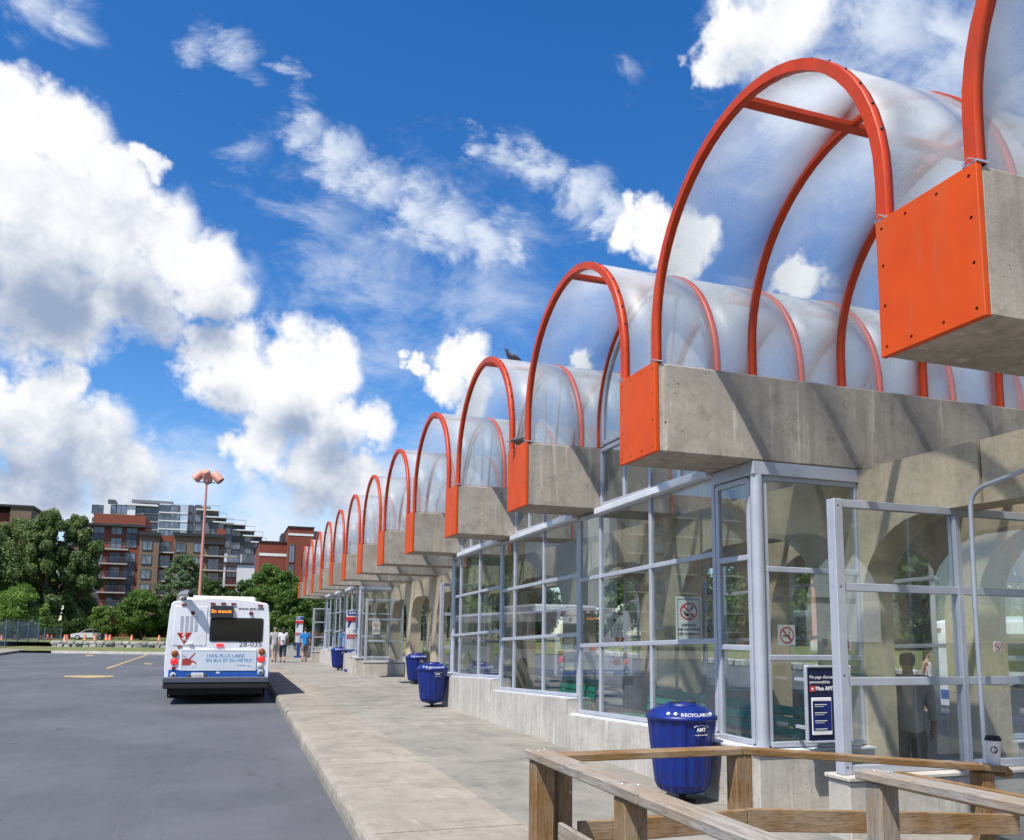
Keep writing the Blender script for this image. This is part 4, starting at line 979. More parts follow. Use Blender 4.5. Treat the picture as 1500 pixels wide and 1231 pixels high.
# ================================================================== PEOPLE AND BIRDS
def skin(chains, name, levels=2):
    """chains: list of lists of (x,y,z,rx,ry) sharing joints by position -> one continuous mesh"""
    vs = []; es = []; rd_ = []; idx = {}
    for ch in chains:
        last = None
        for (x,y,z,a,b_) in ch:
            k = (round(x,4),round(y,4),round(z,4))
            if k not in idx: idx[k] = len(vs); vs.append((x,y,z)); rd_.append((a,b_))
            if last is not None and last != idx[k]: es.append((last, idx[k]))
            last = idx[k]
    me = D.meshes.new(name); me.from_pydata(vs, es, []); o = D.objects.new(name, me); COL.objects.link(o)
    o.modifiers.new('s','SKIN').use_smooth_shade = True
    if not me.skin_vertices: me.skin_vertices.new()
    for i,sv in enumerate(me.skin_vertices[0].data): sv.radius = rd_[i]; sv.use_root = (i == 0)
    m = o.modifiers.new('d','SUBSURF'); m.levels = levels; m.render_levels = levels
    return eval_mesh(o, name)
def join_mesh(name, meshes):
    bm = bmesh.new()
    for m in meshes: bm.from_mesh(m)
    out = D.meshes.new(name); bm.to_mesh(out); bm.free()
    out.polygons.foreach_set('use_smooth', [True]*len(out.polygons)); return out
def person(label, loc, rz, skin_m, hair_m, shirt, trousers, sleeve=.5, leg=.55, stride=.16, female=False, hair_long=False, bag=None, group=None, shoes=None, scale=1.0, sleeveless=False):
    o = thing('person', label, 'person', loc, group, rz); ORG[o.name] = (0,0,0); o.scale = (scale,)*3
    k = .9 if female else 1.0; sx = .185*k; st = stride
    def armj(s):
        sw_ = -s*st*.6
        return [(s*sx,0,1.415),(s*(sx+.055),-.01+sw_*.4,1.14),(s*(sx+.05),.06+sw_,.93),(s*(sx+.045),.09+sw_*1.1,.855)]
    def legj(s):
        f = s*st
        return [(s*.085,0,.92),(s*.095,.04+f*.55,.50),(s*.09,-.03+f,.085 + (.03 if f < 0 else 0)),(s*.10,.11+f,.035)]
    P_ = (0,0,.96); 
    torso = [(0,0,.96,.135*k,.105),(0,.005,1.14,.125*k,.095),(0,.0,1.33,.15*k,.105),(0,-.005,1.45,.075,.07),(0,.0,1.52,.052,.055),(0,.012,1.60,.072,.085),(0,.012,1.69,.062,.075)]
    chains = [torso]
    for s in (-1,1):
        a = armj(s); rr_ = [.056,.042,.031,.03]; chains.append([torso[2]] + [(p+(r_*k,r_*k)) for p,r_ in zip(a,rr_)])
        l = legj(s); rl_ = [.088,.06,.042,.036]; chains.append([torso[0]] + [(p+(r_,r_)) for p,r_ in zip(l,rl_)])
    ms = [skin(chains, 'body')]
    for s in (-1,1):                                                 # five fingers per hand, ears
        h = Vector(armj(s)[3])
        for i in range(4):
            b_ = h + Vector((0, -.024+.016*i, -.01)); ln = (.07,.08,.085,.072)[i]
            ms.append(MB().tube([b_, b_+Vector((-s*.004,.006,-ln*.5)), b_+Vector((-s*.016,.012,-ln*.8)), b_+Vector((-s*.028,.012,-ln))],[.0095,.0088,.0078,.006],6).mesh('finger'))
        ms.append(MB().tube([h+Vector((0,.025,.02)),h+Vector((-s*.012,.045,-.005)),h+Vector((-s*.02,.05,-.035))],[.012,.0105,.008],6).mesh('finger'))
        ms.append(MB().tube([(s*.062,-.002,1.585),(s*.071,-.006,1.60),(s*.070,-.006,1.625),(s*.062,.0,1.635)],[.007,.010,.010,.006],6).mesh('ear'))
    ms.append(MB().tube([(0,.09,1.64),(0,.112,1.60),(0,.096,1.588)],[.008,.016,.011],6).mesh('nose'))
    part('body', join_mesh('body', ms), skin_m, o)
    # clothes: slightly larger shells
    def grow(ch, g_): return [(x,y,z,a+g_,b_+g_) for x,y,z,a,b_ in ch]
    sh = [[(0,0,.82,.16*k,.13),(0,0,.93,.165*k,.135),(0,.005,1.14,.158*k,.125),(0,.0,1.33,.178*k,.13),(0,-.005,1.45,.10,.09)]]
    if not sleeveless:
        for s in (-1,1):
            a = [Vector(p) for p in armj(s)]; e = a[0].lerp(a[1], sleeve*1.7) if sleeve < .6 else a[1]
            ch = [sh[0][3], tuple(a[0])+(.084*k,.084*k), tuple(e)+(.07*k,.07*k)]
            if sleeve > .6: ch.append(tuple(a[1].lerp(a[2], .8))+(.048,.048))
            sh.append(ch)
    part('shirt', skin(sh, 'shirt'), shirt, o)
    tr_ = [[(0,0,1.0,.148*k,.12),(0,0,.93,.15*k,.125)]]
    for s in (-1,1):
        l = [Vector(p) for p in legj(s)]; ch = [tr_[0][1], tuple(l[0]+Vector((0,0,-.06)))+(.105,.108)]
        if leg < .7: ch.append(tuple(l[0].lerp(l[1], leg*1.5))+(.092,.092))
        else: ch += [tuple(l[1])+(.074,.076), tuple(l[1].lerp(l[2], (leg-.5)*2))+(.062,.064)]
        tr_.append(ch)
    part('trousers', skin(tr_, 'trousers'), trousers, o)
    for s in (-1,1):
        l = legj(s); a = Vector(l[2]); t_ = Vector(l[3])
        part('shoe', skin([[tuple(a+Vector((0,-.04,-.03)))+(.045,.045), tuple(a.lerp(t_,.5)+Vector((0,0,-.012)))+(.047,.04), tuple(t_+Vector((0,.04,.0)))+(.042,.03)]], 'shoe'), shoes or m_dark, o)
    hb = [[(0,-.035,1.57,.07,.055),(0,-.018,1.63,.092,.092),(0,-.006,1.69,.094,.10),(0,.0,1.735,.06,.065)]]
    if hair_long: hb[0] = [(0,-.09,1.38,.06,.035),(0,-.08,1.47,.08,.05)] + hb[0]
    part('hair', skin(hb, 'hair'), hair_m, o)
    if bag is not None:
        if female and not sleeveless:
            b_ = part('backpack', MB().box((-.12,-.25,1.08),(.12,-.12,1.40),.035), bag, o)
        else:
            part('handbag', MB().box((sx+.03,-.10,.82),(sx+.13,.16,1.02),.03).tube([(sx+.08,-.06,1.02),(sx+.02,-.02,1.25),(sx-.02,.0,1.44),(sx+.02,.05,1.25),(sx+.08,.12,1.02)],.012,6), bag, o)
    return o
GP = 'people walking along the sidewalk'
def at0(x, y, z=0): p = atZ(x, y, z); return (p.x, p.y, z)
person('person in a pale grey shirt and beige shorts walking away past the bus', at0(401,970.5), rad(3), m_skin, m_hairg, cloth('shirt_grey',(.46,.44,.46)), cloth('shorts_beige',(.42,.40,.36)), sleeve=.5, leg=.62, group=GP, stride=.22)
person('person in white top and cropped dark trousers with white backpack', at0(413.5,971), rad(-5), m_skin, m_hair, cloth('top_white',(.70,.70,.78)), cloth('trousers_dark',(.02,.025,.05)), sleeve=.4, leg=.82, female=True, hair_long=True, bag=cloth('bag_white',(.72,.74,.80)), group=GP, stride=-.2)
person('person in bright blue T-shirt and grey shorts near the planter', at0(445.5,970), rad(2), m_skin, m_hair, cloth('tshirt_blue',(.02,.24,.62)), cloth('shorts_grey',(.20,.19,.19)), sleeve=.5, leg=.62, group=GP, stride=.10)
person('dark haired person in a loose pale shirt inside the arches behind the windscreen', (7.10,7.42,ZI), rad(-35), m_skind, m_hair, cloth('shirt_sand',(.42,.38,.34)), cloth('trousers_camo',(.06,.055,.05)), sleeve=.8, leg=.95, stride=.12, scale=.97)
person('long haired person in white tank top with red bag near the far bus', (18.0,18.1,ZR2), rad(200), m_skin, m_hair, cloth('tank_white',(.74,.74,.76)), cloth('jeans_dark',(.025,.03,.06)), leg=.9, female=True, hair_long=True, sleeveless=True, bag=cloth('bag_red',(.5,.06,.03)), scale=.98)

m_pig = M('pigeon_feathers',(.045,.047,.055),(.10,.10,.115),30.,rough=.7)
def pigeon(loc, rz, label, mat):
    o = thing('pigeon', label, 'pigeon', loc, 'pigeons on the terminal', rz); ORG[o.name] = (0,0,0)
    part('body', skin([[(0,.12,.10,.018,.02),(0,.06,.105,.055,.06),(0,-.04,.13,.062,.066),(0,-.10,.17,.04,.042),(0,-.125,.215,.026,.028),(0,-.14,.25,.028,.03),(0,-.165,.255,.014,.014)]], 'body'), mat, o)
    part('tail', MB().add([(-.03,.10,.11),(.03,.10,.11),(.045,.24,.075),(-.045,.24,.075),(-.03,.10,.095),(.03,.10,.095),(.045,.24,.065),(-.045,.24,.065)],[(0,1,2,3),(7,6,5,4),(0,4,5,1),(1,5,6,2),(2,6,7,3),(3,7,4,0)]), mat, o)
    part('beak', MB().lathe([(.008,0),(.001,.03)],8,(0,0,0),axis='y'), m_dark, o, local=True, loc=(0,-.175,.25), rot=(0,0,math.pi))
    for s in (-1,1):
        part('wing', skin([[(s*.05,-.07,.15,.015,.035),(s*.06,.02,.135,.014,.045),(s*.035,.16,.10,.008,.02)]], 'wing'), mat, o)
        part('leg', MB().tube([(s*.025,0,.08),(s*.025,-.01,.004),(s*.025,-.045,.003)],[.007,.005,.004],6), M('pigeon_leg',(.35,.12,.10),rough=.6) if s < 0 else D.materials['pigeon_leg'], o)
    return o
kz = Y0+S*2+BW+(S-BW)/2
pigeon((XP+.55, kz+.02, ZT+LEG+AR+.020), rad(-70), 'black pigeon perched on the crown of a vault against the sky', m_pig)
pigeon((XP+.10, Y0+S*2+.52, ZT+.012), rad(120), 'grey pigeon crouching on the beam end between two orange ribs', M('pigeon_grey',(.16,.16,.18),(.09,.09,.10),25.,rough=.7))

# ================================================================== LAMP POSTS
def lamp_post(x, y, z0, zt, r, label, heads=True):
    o = thing('lamp_post', label, 'lamp post', (x,y,z0), 'pink lamp posts')
    part('pole', MB().tube([(x,y,z0+.5),(x,y,z0+3),(x,y,zt)],[r,r*.9,r*.62],14), m_pink, o)
    part('base', MB().lathe([(.34,0),(.34,.5),(.30,.55)],18,(x,y,z0)), m_low, o)
    if heads:
        part('crossbar', MB().box((x-.48,y-.04,zt-.06),(x+.48,y+.04,zt+.0)).box((x-.04,y-.45,zt-.06),(x+.04,y+.45,zt-.001)), m_alu, o)
        for dx,dy,tilt,az in ((-.45,.05,35,-100),(.0,-.12,38,155),(.55,.05,35,75),(.05,.45,30,0)):
            d = Vector((math.sin(rad(az)),-math.cos(rad(az)),0))
            ax = (d*math.cos(rad(tilt+12)) - Vector((0,0,1))*math.sin(rad(tilt+12))); c = Vector((x+dx,y+dy,zt+.30))
            h = part('lamp_head', MB().tube([c-ax*.34,c-ax*.30,c+ax*.30],[.18,.23,.25],18), m_pink, o)
            part('lens', MB().tube([c+ax*.29,c+ax*.306],[.21,.21],18), m_bgrey, h)
    return o
p = atY(293,865,50); lamp_post(p.x, 50, ZR, atY(302,706,50).z, .10, 'tall pink lamp post with clustered drum lamps rising behind the bus')
p = atY(1195,953,44.5); lamp_post(p.x, 44.5, p.z, 10.5, .20, 'pink lamp post on the grass bank beyond the far road')

# ================================================================== FAR SIDE OF THE FORECOURT
ZH = .40
def gridsheet(x0,x1,y0,y1,nx,ny,zf):
    vs = [(x0+(x1-x0)*i/nx, y0+(y1-y0)*j/ny, 0) for j in range(ny+1) for i in range(nx+1)]
    vs = [(x,y,zf(x,y)) for x,y,_ in vs]
    return MB().add(vs, [(j*(nx+1)+i,j*(nx+1)+i+1,(j+1)*(nx+1)+i+1,(j+1)*(nx+1)+i) for j in range(ny) for i in range(nx)], True)
fk = lambda x: 63.2 - .62*(x+4)*.55                     # far kerb line, turning away to the left
struct('grass_verge', gridsheet(-60,1.5,0,1,60,6,lambda x,v: 0), m_grass)
vg = D.objects['grass_verge']
for v in vg.data.vertices:
    x = v.co.x; t_ = v.co.y; v.co.y = fk(x)+.32 + t_*9.5; v.co.z = -.05 + .14*t_*t_ + random.uniform(-.02,.02)
kb = thing('far_kerb', 'pale concrete kerb edging the grass verge at the end of the road', 'kerb', (-6,fk(-6),ZR))
for i in range(10):
    xa, xb = -11.2+1.2*i, -11.2+1.2*(i+1)-.015
    part('kerb_stone', MB().add([(xa,fk(xa),ZR),(xb,fk(xb),ZR),(xb,fk(xb)+.3,ZR),(xa,fk(xa)+.3,ZR),(xa,fk(xa)+.02,ZR+.16),(xb,fk(xb)+.02,ZR+.16),(xb,fk(xb)+.3,ZR+.17),(xa,fk(xa)+.3,ZR+.17)],[(0,3,2,1),(4,5,6,7),(0,1,5,4),(1,2,6,5),(2,3,7,6),(3,0,4,7)]), m_kerbw, kb)
struct('upper_ground', gridsheet(-160,14,0,1,60,20,lambda x,v: 0), m_grass)
for v in D.objects['upper_ground'].data.vertices:
    x = v.co.x; t_ = v.co.y; v.co.y = fk(max(-16,min(6,x)))+9.2 + t_*140; v.co.z = ZH - .45*min(1,t_*140/45) + random.uniform(-.03,.03)
# dry-laid stone retaining wall, stone by stone
rw_ = thing('stone_wall', 'low retaining wall of rough grey stones above the far grass verge', 'stone wall', (-6,fk(-6)+9,0))
def rock(c, s, seed):
    r_ = random.Random(seed); t = MB().box((-1,-1,-1),(1,1,1),.35)
    return MB().add([(c[0]+x*s[0]*r_.uniform(.86,1.08), c[1]+y*s[1]*r_.uniform(.86,1.08), c[2]+z*s[2]*r_.uniform(.82,1.06)) for x,y,z in t.v], t.f)
rr = random.Random(4); sd = 0
for row in range(2):
    x = -12.6 - rr.random()
    while x < 1.2:
        w = rr.uniform(.35,.95); sd += 1
        part('stone', rock((x+w/2, fk(x)+9.0+rr.uniform(-.06,.06), .12+.27*row), (w/2*.98,.22,.145), sd), m_stone, rw_); x += w+.02

m_drum = M('drum_orange',(.75,.11,.03),rough=.5)
dm = thing('traffic_drum', 'orange traffic drum with pale bands standing near the wire fences', 'traffic drum', (0,0,0), 'orange traffic drums')
part('body', MB().lathe([(.30,0),(.30,.05),(.25,.06),(.24,.40),(.22,.42),(.21,.75),(.19,.78),(.18,.95),(.06,1.0)],18), m_drum, dm, local=True)
part('band', MB().lathe([(.246,.24),(.244,.34)],18).lathe([(.222,.55),(.218,.65)],18), m_signw, dm, local=True)
first = True; dm.scale = (.72,.72,.72)
for (xx,yy,Yd) in ((59,935,118),(69,935,118),(75,935,119),(95,937,112),(98,936,113),(124,937,120),(139,937,120),(156,935,122),(161,935,122),(193,935,121),(233,937,121),(3,934,116),(22,934,117)):
    q = atY(xx,yy,Yd); q = (q.x, Yd, ZH-.42)
    if first: dm.location = q; first = False
    else: copy_tree(dm, loc=q, label='orange traffic drum with pale bands beside the white car' if 120 < xx < 165 else 'orange traffic drum with pale bands in front of the hedge by the bus' if xx > 165 else None)

# white estate car passing behind the verge
c0 = atY(131,930,125); cx0 = c0.x; cyy = 125
car = thing('parked_car', 'white estate car passing behind the orange drums', 'car', (cx0,cyy,ZH-.45)); ORG[car.name] = (0,0,0)
m_carw = M('car_white',(.75,.76,.78),rough=.25,coat=.4)
prof = [(-2.1,.30),(-2.15,.62),(-1.95,.80),(-1.05,.95),(-.35,1.38),(.1,1.46),(1.5,1.44),(1.95,1.05),(2.1,.90),(2.12,.35)]
part('body', MB().prism(prof,'y',-.85,.85), m_carw, car)
part('window', MB().prism([(-.92,.97),(-.30,1.33),(.1,1.40),(.5,1.40),(.5,.97)],'y',-.862,.862), m_bglass, car)
part('window', MB().prism([(.56,.97),(.56,1.40),(1.42,1.38),(1.78,1.0),(1.7,.97)],'y',-.862,.862), m_bglass, car)
for x in (-1.3,1.35):
    for y in (-.80,.80):
        w = part('wheel', MB().lathe([(.16,-.09),(.31,-.1),(.32,0),(.31,.1),(.16,.09)],20,(x,y,.32),axis='y'), m_black, car)
        part('rim', MB().lathe([(.2,0),(.05,.02)],14,(x,y+(.09 if y > 0 else -.11),.32),axis='y'), m_alu, w)
part('roof_rail', MB().box((-.1,-.7,1.47),(1.4,-.66,1.50)).box((-.1,.66,1.47),(1.4,.70,1.50)), m_dark, car)
part('headlight', MB().box((-2.16,-.75,.62),(-2.05,-.45,.75),.02), m_lens, car); part('headlight', MB().box((-2.16,.45,.62),(-2.05,.75,.75),.02), m_lens, car)

# left pavement with wire fence
lk = [atZ(-60,966,ZR),atZ(0,960.5,ZR),atZ(40,954.6,ZR),atZ(62,951,ZR)]
lp = MB(); pts = [(p.x,p.y) for p in lk] + [(lk[3].x-4,lk[3].y+10),(lk[0].x-40,lk[0].y+20),(lk[0].x-40,lk[0].y-10)]
lp.prism(pts,'z',ZR-.1,ZR+.16); struct('far_pavement', lp, m_slab1)
m_fence = M('fence_wire',(.16,.21,.30),rough=.5,metal=.4); 
fn = thing('wire_fence', 'bluish wire mesh fence on the pavement left of the road', 'fence', (lk[1].x,lk[1].y+3,ZR+.16))
FA = atZ(-30,950,ZR+.16); FB = atZ(55,946.5,ZR+.16); fd = (FB-FA); fl = fd.length; fd.normalize(); npost = 6
for i in range(npost):
    q = FA + fd*(fl*i/(npost-1)); part('post', MB().tube([(q.x,q.y,ZR+.16),(q.x,q.y,ZR+2.25)],.05,8), m_fence, fn)
for z in (.35,2.2): part('rail', MB().obox(FA+Vector((0,0,z)),FB+Vector((0,0,z)),.04,.04), m_fence, fn)
wm = MB(); nw_ = int(fl/.13)
for i in range(nw_):
    q = FA + fd*(fl*i/nw_); wm.obox((q.x,q.y,ZR+.3),(q.x,q.y,ZR+2.2),.014,.014,up=(1,0,0))
for j in range(14): z = .2+.14*j; wm.obox(FA+Vector((0,0,z)),FB+Vector((0,0,z)),.012,.012)
part('wire_mesh', wm, m_fence, fn)
f2 = thing('site_fence', 'low temporary wire fence panel between the drums', 'fence', (-13,80,ZH))
SA = atY(40,938,79); SB = atY(89,938,79)
for q in (SA, SA.lerp(SB,.5), SB): part('post', MB().tube([(q.x,q.y,ZH),(q.x,q.y,ZH+1.15)],.04,8), m_fence, f2)
wm = MB()
for j in range(6): z = ZH+.2+.17*j; wm.obox((SA.x,SA.y,z),(SB.x,SB.y,z),.018,.018)
part('wire_mesh', wm, m_fence, f2)

# planters past the end of the terminal
PA = atZ(300,962,0); PB = atZ(372,962,0); PC = atZ(470,963,0)
m_leafd = None
def foliage(name, c1, c2, tl=.35):
    m, t, b = newmat(name); t.nodes.remove(b); o = t.nodes['Material Output']
    geo = t.nodes.new('ShaderNodeNewGeometry')
    col = mix(t, geo.outputs['Random Per Island'], c1, c2)
    col = mix(t, ramp(t, noise(t, geo.outputs['Position'], .55, 3), .35, .68, 0, .7), col, tuple(x*.62 for x in c1))
    df = N(t,'ShaderNodeBsdfPrincipled'); df.inputs['Roughness'].default_value = .55; df.inputs['Specular IOR Level'].default_value = .3; t.links.new(col, df.inputs['Base Color'])
    tr = N(t,'ShaderNodeBsdfTranslucent'); t.links.new(mix(t,.5,col,tuple(min(1,x*1.6) for x in c2)), tr.inputs[0])
    s = N(t,'ShaderNodeMixShader', i_0=tl); t.links.new(df.outputs[0], s.inputs[1]); t.links.new(tr.outputs[0], s.inputs[2]); t.links.new(s.outputs[0], o.inputs[0]); return m
F_DK = foliage('leaf_dark',(.038,.080,.018),(.095,.15,.036)); F_MD = foliage('leaf_mid',(.065,.135,.022),(.15,.245,.05)); F_LT = foliage('leaf_light',(.10,.19,.03),(.20,.30,.06))
F_WL = foliage('leaf_willow',(.085,.14,.045),(.23,.30,.11)); F_SG = foliage('leaf_sage',(.10,.16,.075),(.18,.25,.12)); F_FL = foliage('flower_mix',(.30,.06,.05),(.12,.14,.04))
m_bark = M('bark',(.10,.075,.05),(.06,.045,.035),6.,rough=.95,bmp=.6)
def leaf_mesh(name, clumps, n, size, seed, flat=.0):
    """clumps: (center, radius xyz); n leaves spread through them"""
    g_ = np.random.default_rng(seed); cw = np.array([c[1][0]*c[1][1]*c[1][2] for c in clumps])**.7; cw /= cw.sum()
    ci = g_.choice(len(clumps), n, p=cw); C = np.array([c[0] for c in clumps])[ci]; R_ = np.array([c[1] for c in clumps])[ci]
    d = g_.normal(size=(n,3)); d /= np.linalg.norm(d,axis=1)[:,None]; r_ = g_.random(n)**.45
    pos = C + d*R_*r_[:,None]
    a = g_.normal(size=(n,3)); a /= np.linalg.norm(a,axis=1)[:,None]; b_ = np.cross(a, d+g_.normal(size=(n,3))*.6); b_ /= np.linalg.norm(b_,axis=1)[:,None]+1e-9
    s = size*g_.uniform(.6,1.35,n)[:,None]
    v = np.stack([pos-a*s, pos-b_*s*.5, pos+a*s, pos+b_*s*.5],1).reshape(-1,3)
    me = D.meshes.new(name); me.vertices.add(4*n); me.vertices.foreach_set('co', v.ravel()); me.loops.add(4*n); me.loops.foreach_set('vertex_index', np.arange(4*n))
    me.polygons.add(n); me.polygons.foreach_set('loop_start', np.arange(0,4*n,4)); me.update(); me.validate(); return me
def crown_clumps(h0, h1, rx, n, seed, shape=1.0, cr=.3, tall=1.0):
    g_ = random.Random(seed); out = []
    for i in range(n):
        t_ = g_.random(); z = h0+(h1-h0)*t_; prof = math.sin(math.pi*min(1,max(.06,t_**shape*.93+.05)))**.6
        a = g_.uniform(0,2*math.pi); r_ = rx*prof*math.sqrt(g_.random())*.85
        q = rx*cr*g_.uniform(.65,1.25); out.append(((r_*math.cos(a), r_*math.sin(a), z), (q/tall**.5,q/tall**.5,q*g_.uniform(.6,1.0)*tall)))
    return out
def tree(name, label, loc, H_, rx, mat, n=6000, size=.22, seed=1, trunk=.25, h0=.22, clumps=34, cr=.3, group='trees round the terminal', shape=1.0, tall=1.0):
    o = thing(name, label, 'tree', loc, group); ORG[o.name] = (0,0,0)
    cl = crown_clumps(H_*h0+rx*.2, H_-rx*.18, rx, clumps, seed, shape, cr, tall)
    t = MB(); r0 = H_*.022+.03; g_ = random.Random(seed+99)
    t.tube([(0,0,-.3),(.03*H_*g_.uniform(-1,1)*.3,0,H_*.2),(.02*H_*g_.uniform(-1,1),.02*H_*g_.uniform(-1,1),H_*.5),(0,0,H_*.82)],[r0*1.25,r0,r0*.65,r0*.15],9)
    for i in range(7):
        c = Vector(cl[g_.randrange(len(cl))][0]); z = H_*g_.uniform(.18,.5); t.tube([(0,0,z),tuple(c*.45+Vector((0,0,z*.5))),tuple(c)],[r0*.5,r0*.3,r0*.08],6)
    part('trunk', t, m_bark, o)
    part('crown', leaf_mesh('crown', cl, n, size, seed), mat, o)
    return o
def bush(name, label, loc, r3, mat, n=1500, size=.12, seed=1, group='shrubs'):
    o = thing(name, label, 'shrub', loc, group); ORG[o.name] = (0,0,0); g_ = random.Random(seed)
    cl = [((g_.uniform(-1,1)*r3[0]*.75,g_.uniform(-1,1)*r3[1]*.7,r3[2]*g_.uniform(.35,.85)),(r3[0]*.3,r3[1]*.35,r3[2]*.32)) for i in range(12)]
    t = MB()
    for c,_ in cl[:6]: t.tube([(c[0]*.2,c[1]*.2,-.1),(c[0]*.7,c[1]*.7,c[2]*.6),c],[.03,.02,.008],5)
    part('stem', t, m_bark, o); part('foliage', leaf_mesh('foliage', cl, n, size, seed), mat, o); return o

for i,(xa,xb,Y_) in enumerate(((2.05,4.6,53.0),(4.75,8.2,52.0))):
    o = thing('planter', ('pale concrete planter box behind the walkers','concrete planter box full of flowers by the terminal end')[i], 'planter', ((xa+xb)/2,Y_,0))
    part('trough', MB().box((xa,Y_,-.005),(xb,Y_+.12,.62),.015).box((xa,Y_+1.6,-.005),(xb,Y_+1.72,.62),.015).box((xa,Y_+.121,-.005),(xa+.12,Y_+1.599,.61)).box((xb-.12,Y_+.121,-.005),(xb,Y_+1.599,.61)), m_low, o)
    part('soil', MB().box((xa+.125,Y_+.125,.3),(xb-.125,Y_+1.595,.54)), m_soil, o)
rr = random.Random(8)
for i,(x,m,l) in enumerate(((2.6,F_DK,'dark leafy shrub growing at the bus end of the planter'),(3.5,F_MD,'green shrub in the planter behind the person with the backpack'),(4.3,F_FL,'reddish flowering shrub at the middle of the planters'),(5.4,F_FL,'rusty red flowering plant in the planter behind the man in blue'),(6.5,F_SG,'sage green plant in the planter near the last windscreen'),(7.5,F_FL,'red flowering plant at the terminal end of the planter'))):
    bush('planter_shrub', l, (x, 53.3 if x < 4.7 else 52.8,.54), (.62,.6,1.15 if m is not F_FL else .9), m, 1100, .07, 40+i, 'planter shrubs')

def on(xp, Y_): q = atY(xp, 930, Y_); return q.x
def T(name, label, xp, ytop, rpx, Y_, mat, seed, z0=ZH, **kw):
    if xp < 240: Y_ += 32; z0 = ZH-.5; kw['size'] = kw.get('size',.2)*1.12
    x = on(xp, Y_); zt = atY(xp, ytop, Y_).z; return tree(name, label, (x,Y_,z0), zt-z0, rpx*Y_/F_PX, mat, seed=seed, **kw)
T('willow_tree','tall dark willow filling the picture edge beside the fence',12,752,66,112,F_WL,11,n=42000,size=.21,clumps=150,cr=.15,h0=.02,tall=1.35)
T('willow_tree','tall willow with two plumes rising in front of the brick building',62,744,42,107,F_WL,12,n=32000,size=.20,clumps=105,cr=.18,h0=.02,tall=1.35)
T('willow_tree','dark green willow touching the red brick apartment wall',106,748,38,109,F_WL,13,n=32000,size=.20,clumps=100,cr=.19,h0=.02,tall=1.35)
T('willow_tree','willow growing partly out of the picture beyond the fence',-50,765,70,104,F_WL,14,n=26000,size=.24,clumps=130,cr=.2,h0=.03,tall=1.35)
T('young_tree','bright green bushy tree just above the wire fence',22,858,38,86,F_LT,15,n=7000,size=.17,clumps=40,h0=.05)
T('young_tree','slender yellow green sapling between fence and drums',64,884,10,83,F_LT,16,n=1600,size=.12,clumps=22,cr=.4,h0=.28)
T('young_tree','small round green tree left of the white car',150,886,18,92,F_LT,17,n=2600,size=.14,clumps=26,h0=.2)
T('street_tree','broad mid green tree growing beside the bus',207,862,40,95,F_MD,18,n=18000,size=.17,clumps=90,cr=.22,h0=.1)
T('street_tree','pale sage tree standing in front of the tan apartment wall',262,810,36,120,F_SG,19,n=16000,size=.22,clumps=90,cr=.2,h0=.15)
T('street_tree','dark evergreen behind the bus roof beside the lamp post',305,846,40,100,F_DK,20,n=14000,size=.2,clumps=80,cr=.22,h0=.06)
T('street_tree','feathery bright green tree rising behind the bus corner',398,822,48,80,F_MD,21,n=24000,size=.14,clumps=120,cr=.18,h0=.06)
T('street_tree','dense low green tree between the bus and terminal end',425,862,34,72,F_MD,22,n=18000,size=.12,clumps=90,cr=.22,h0=.02)
T('street_tree','dark green tree squeezed behind the bus rear corner',355,852,34,86,F_DK,23,n=9000,size=.18,clumps=44,h0=.04)
T('street_tree','dark tree behind the last vault of the terminal',465,862,36,76,F_DK,24,n=9000,size=.16,clumps=44,h0=.02)
rr = random.Random(21)
for i,(xp,yt,rp,Y_,m,l) in enumerate(((70,905,30,100,F_DK,'dark hedge at the foot of the willows'),(120,900,26,102,F_DK,'dark hedge under the tree beside the brick wall'),(170,908,28,98,F_MD,'rounded hedge behind the white car'),(215,912,22,96,F_MD,'low bright hedge under the broad tree'),(238,905,20,97,F_DK,'dark hedge touching the bus side'),(30,900,34,96,F_DK,'dark hedge behind the wire fence'),(330,905,60,92,F_DK,'long dark hedge hidden behind the bus'),(430,925,50,66,F_DK,'dark hedge behind the planters'))):
    Y_ += 32 if xp < 240 else 0; x = on(xp,Y_); zt = atY(xp,yt,Y_).z; bush('hedge', l, (x,Y_,ZH-.5 if Y_ > 70 else -.1), (rp*Y_/F_PX,1.6,zt-ZH), m, 3500, .17, 60+i, 'hedges at the forecourt edge')
# grey guard fence behind the planters
gf = thing('guard_fence','grey metal fence behind the planters past the bus','fence',(4,60,0))
for i in range(9): part('post', MB().box((0.6+i*1.1,60,-.2),(.68+i*1.1,60.08,1.25)), m_fence, gf)
for z in (.25,.55,.85,1.15): part('rail', MB().box((.5,59.97,z),(10,59.999,z+.12)), m_fence, gf)

# bank and trees beyond the far road
struct('far_bank', gridsheet(33.0,140,-30,120,30,30,lambda x,y: min(.95, -.35+.32*(x-33.0)) + (0 if x < 33.6 else random.uniform(-.04,.04))), m_grass)
struct('end_bank', gridsheet(9,33.0,75,150,20,20,lambda x,y: min(.7,-.35+.3*(y-75))), m_grass)
sw2 = thing('stone_wall','low pale stone edging along the far road bank','stone wall',(32.8,40,ZR2))
rr = random.Random(31); y = 22.0
while y < 74:
    w = rr.uniform(.9,1.6); sd += 1; part('stone', rock((32.85,y+w/2,ZR2+.22),(.2,w/2*.98,.24),sd), m_stone, sw2); y += w+.03
rr = random.Random(77)
spots = [(40,12),(42,19),(40,26),(42,33),(40,40),(42,47),(40,54),(42,61),(40,68),(36,76),(30,84),(24,83),(18,85),(12,83),(50,16),(51,25),(50,34),(51,43),(50,52),(51,61),(48,70),(41,5),(47,8),(43,78),(33,92),(22,93)]
BK = ['leafy green tree in the front row on the bank beyond the far road','dark green tree in the back row on the bank beyond the far road','green tree closing the view past the end of the far road']
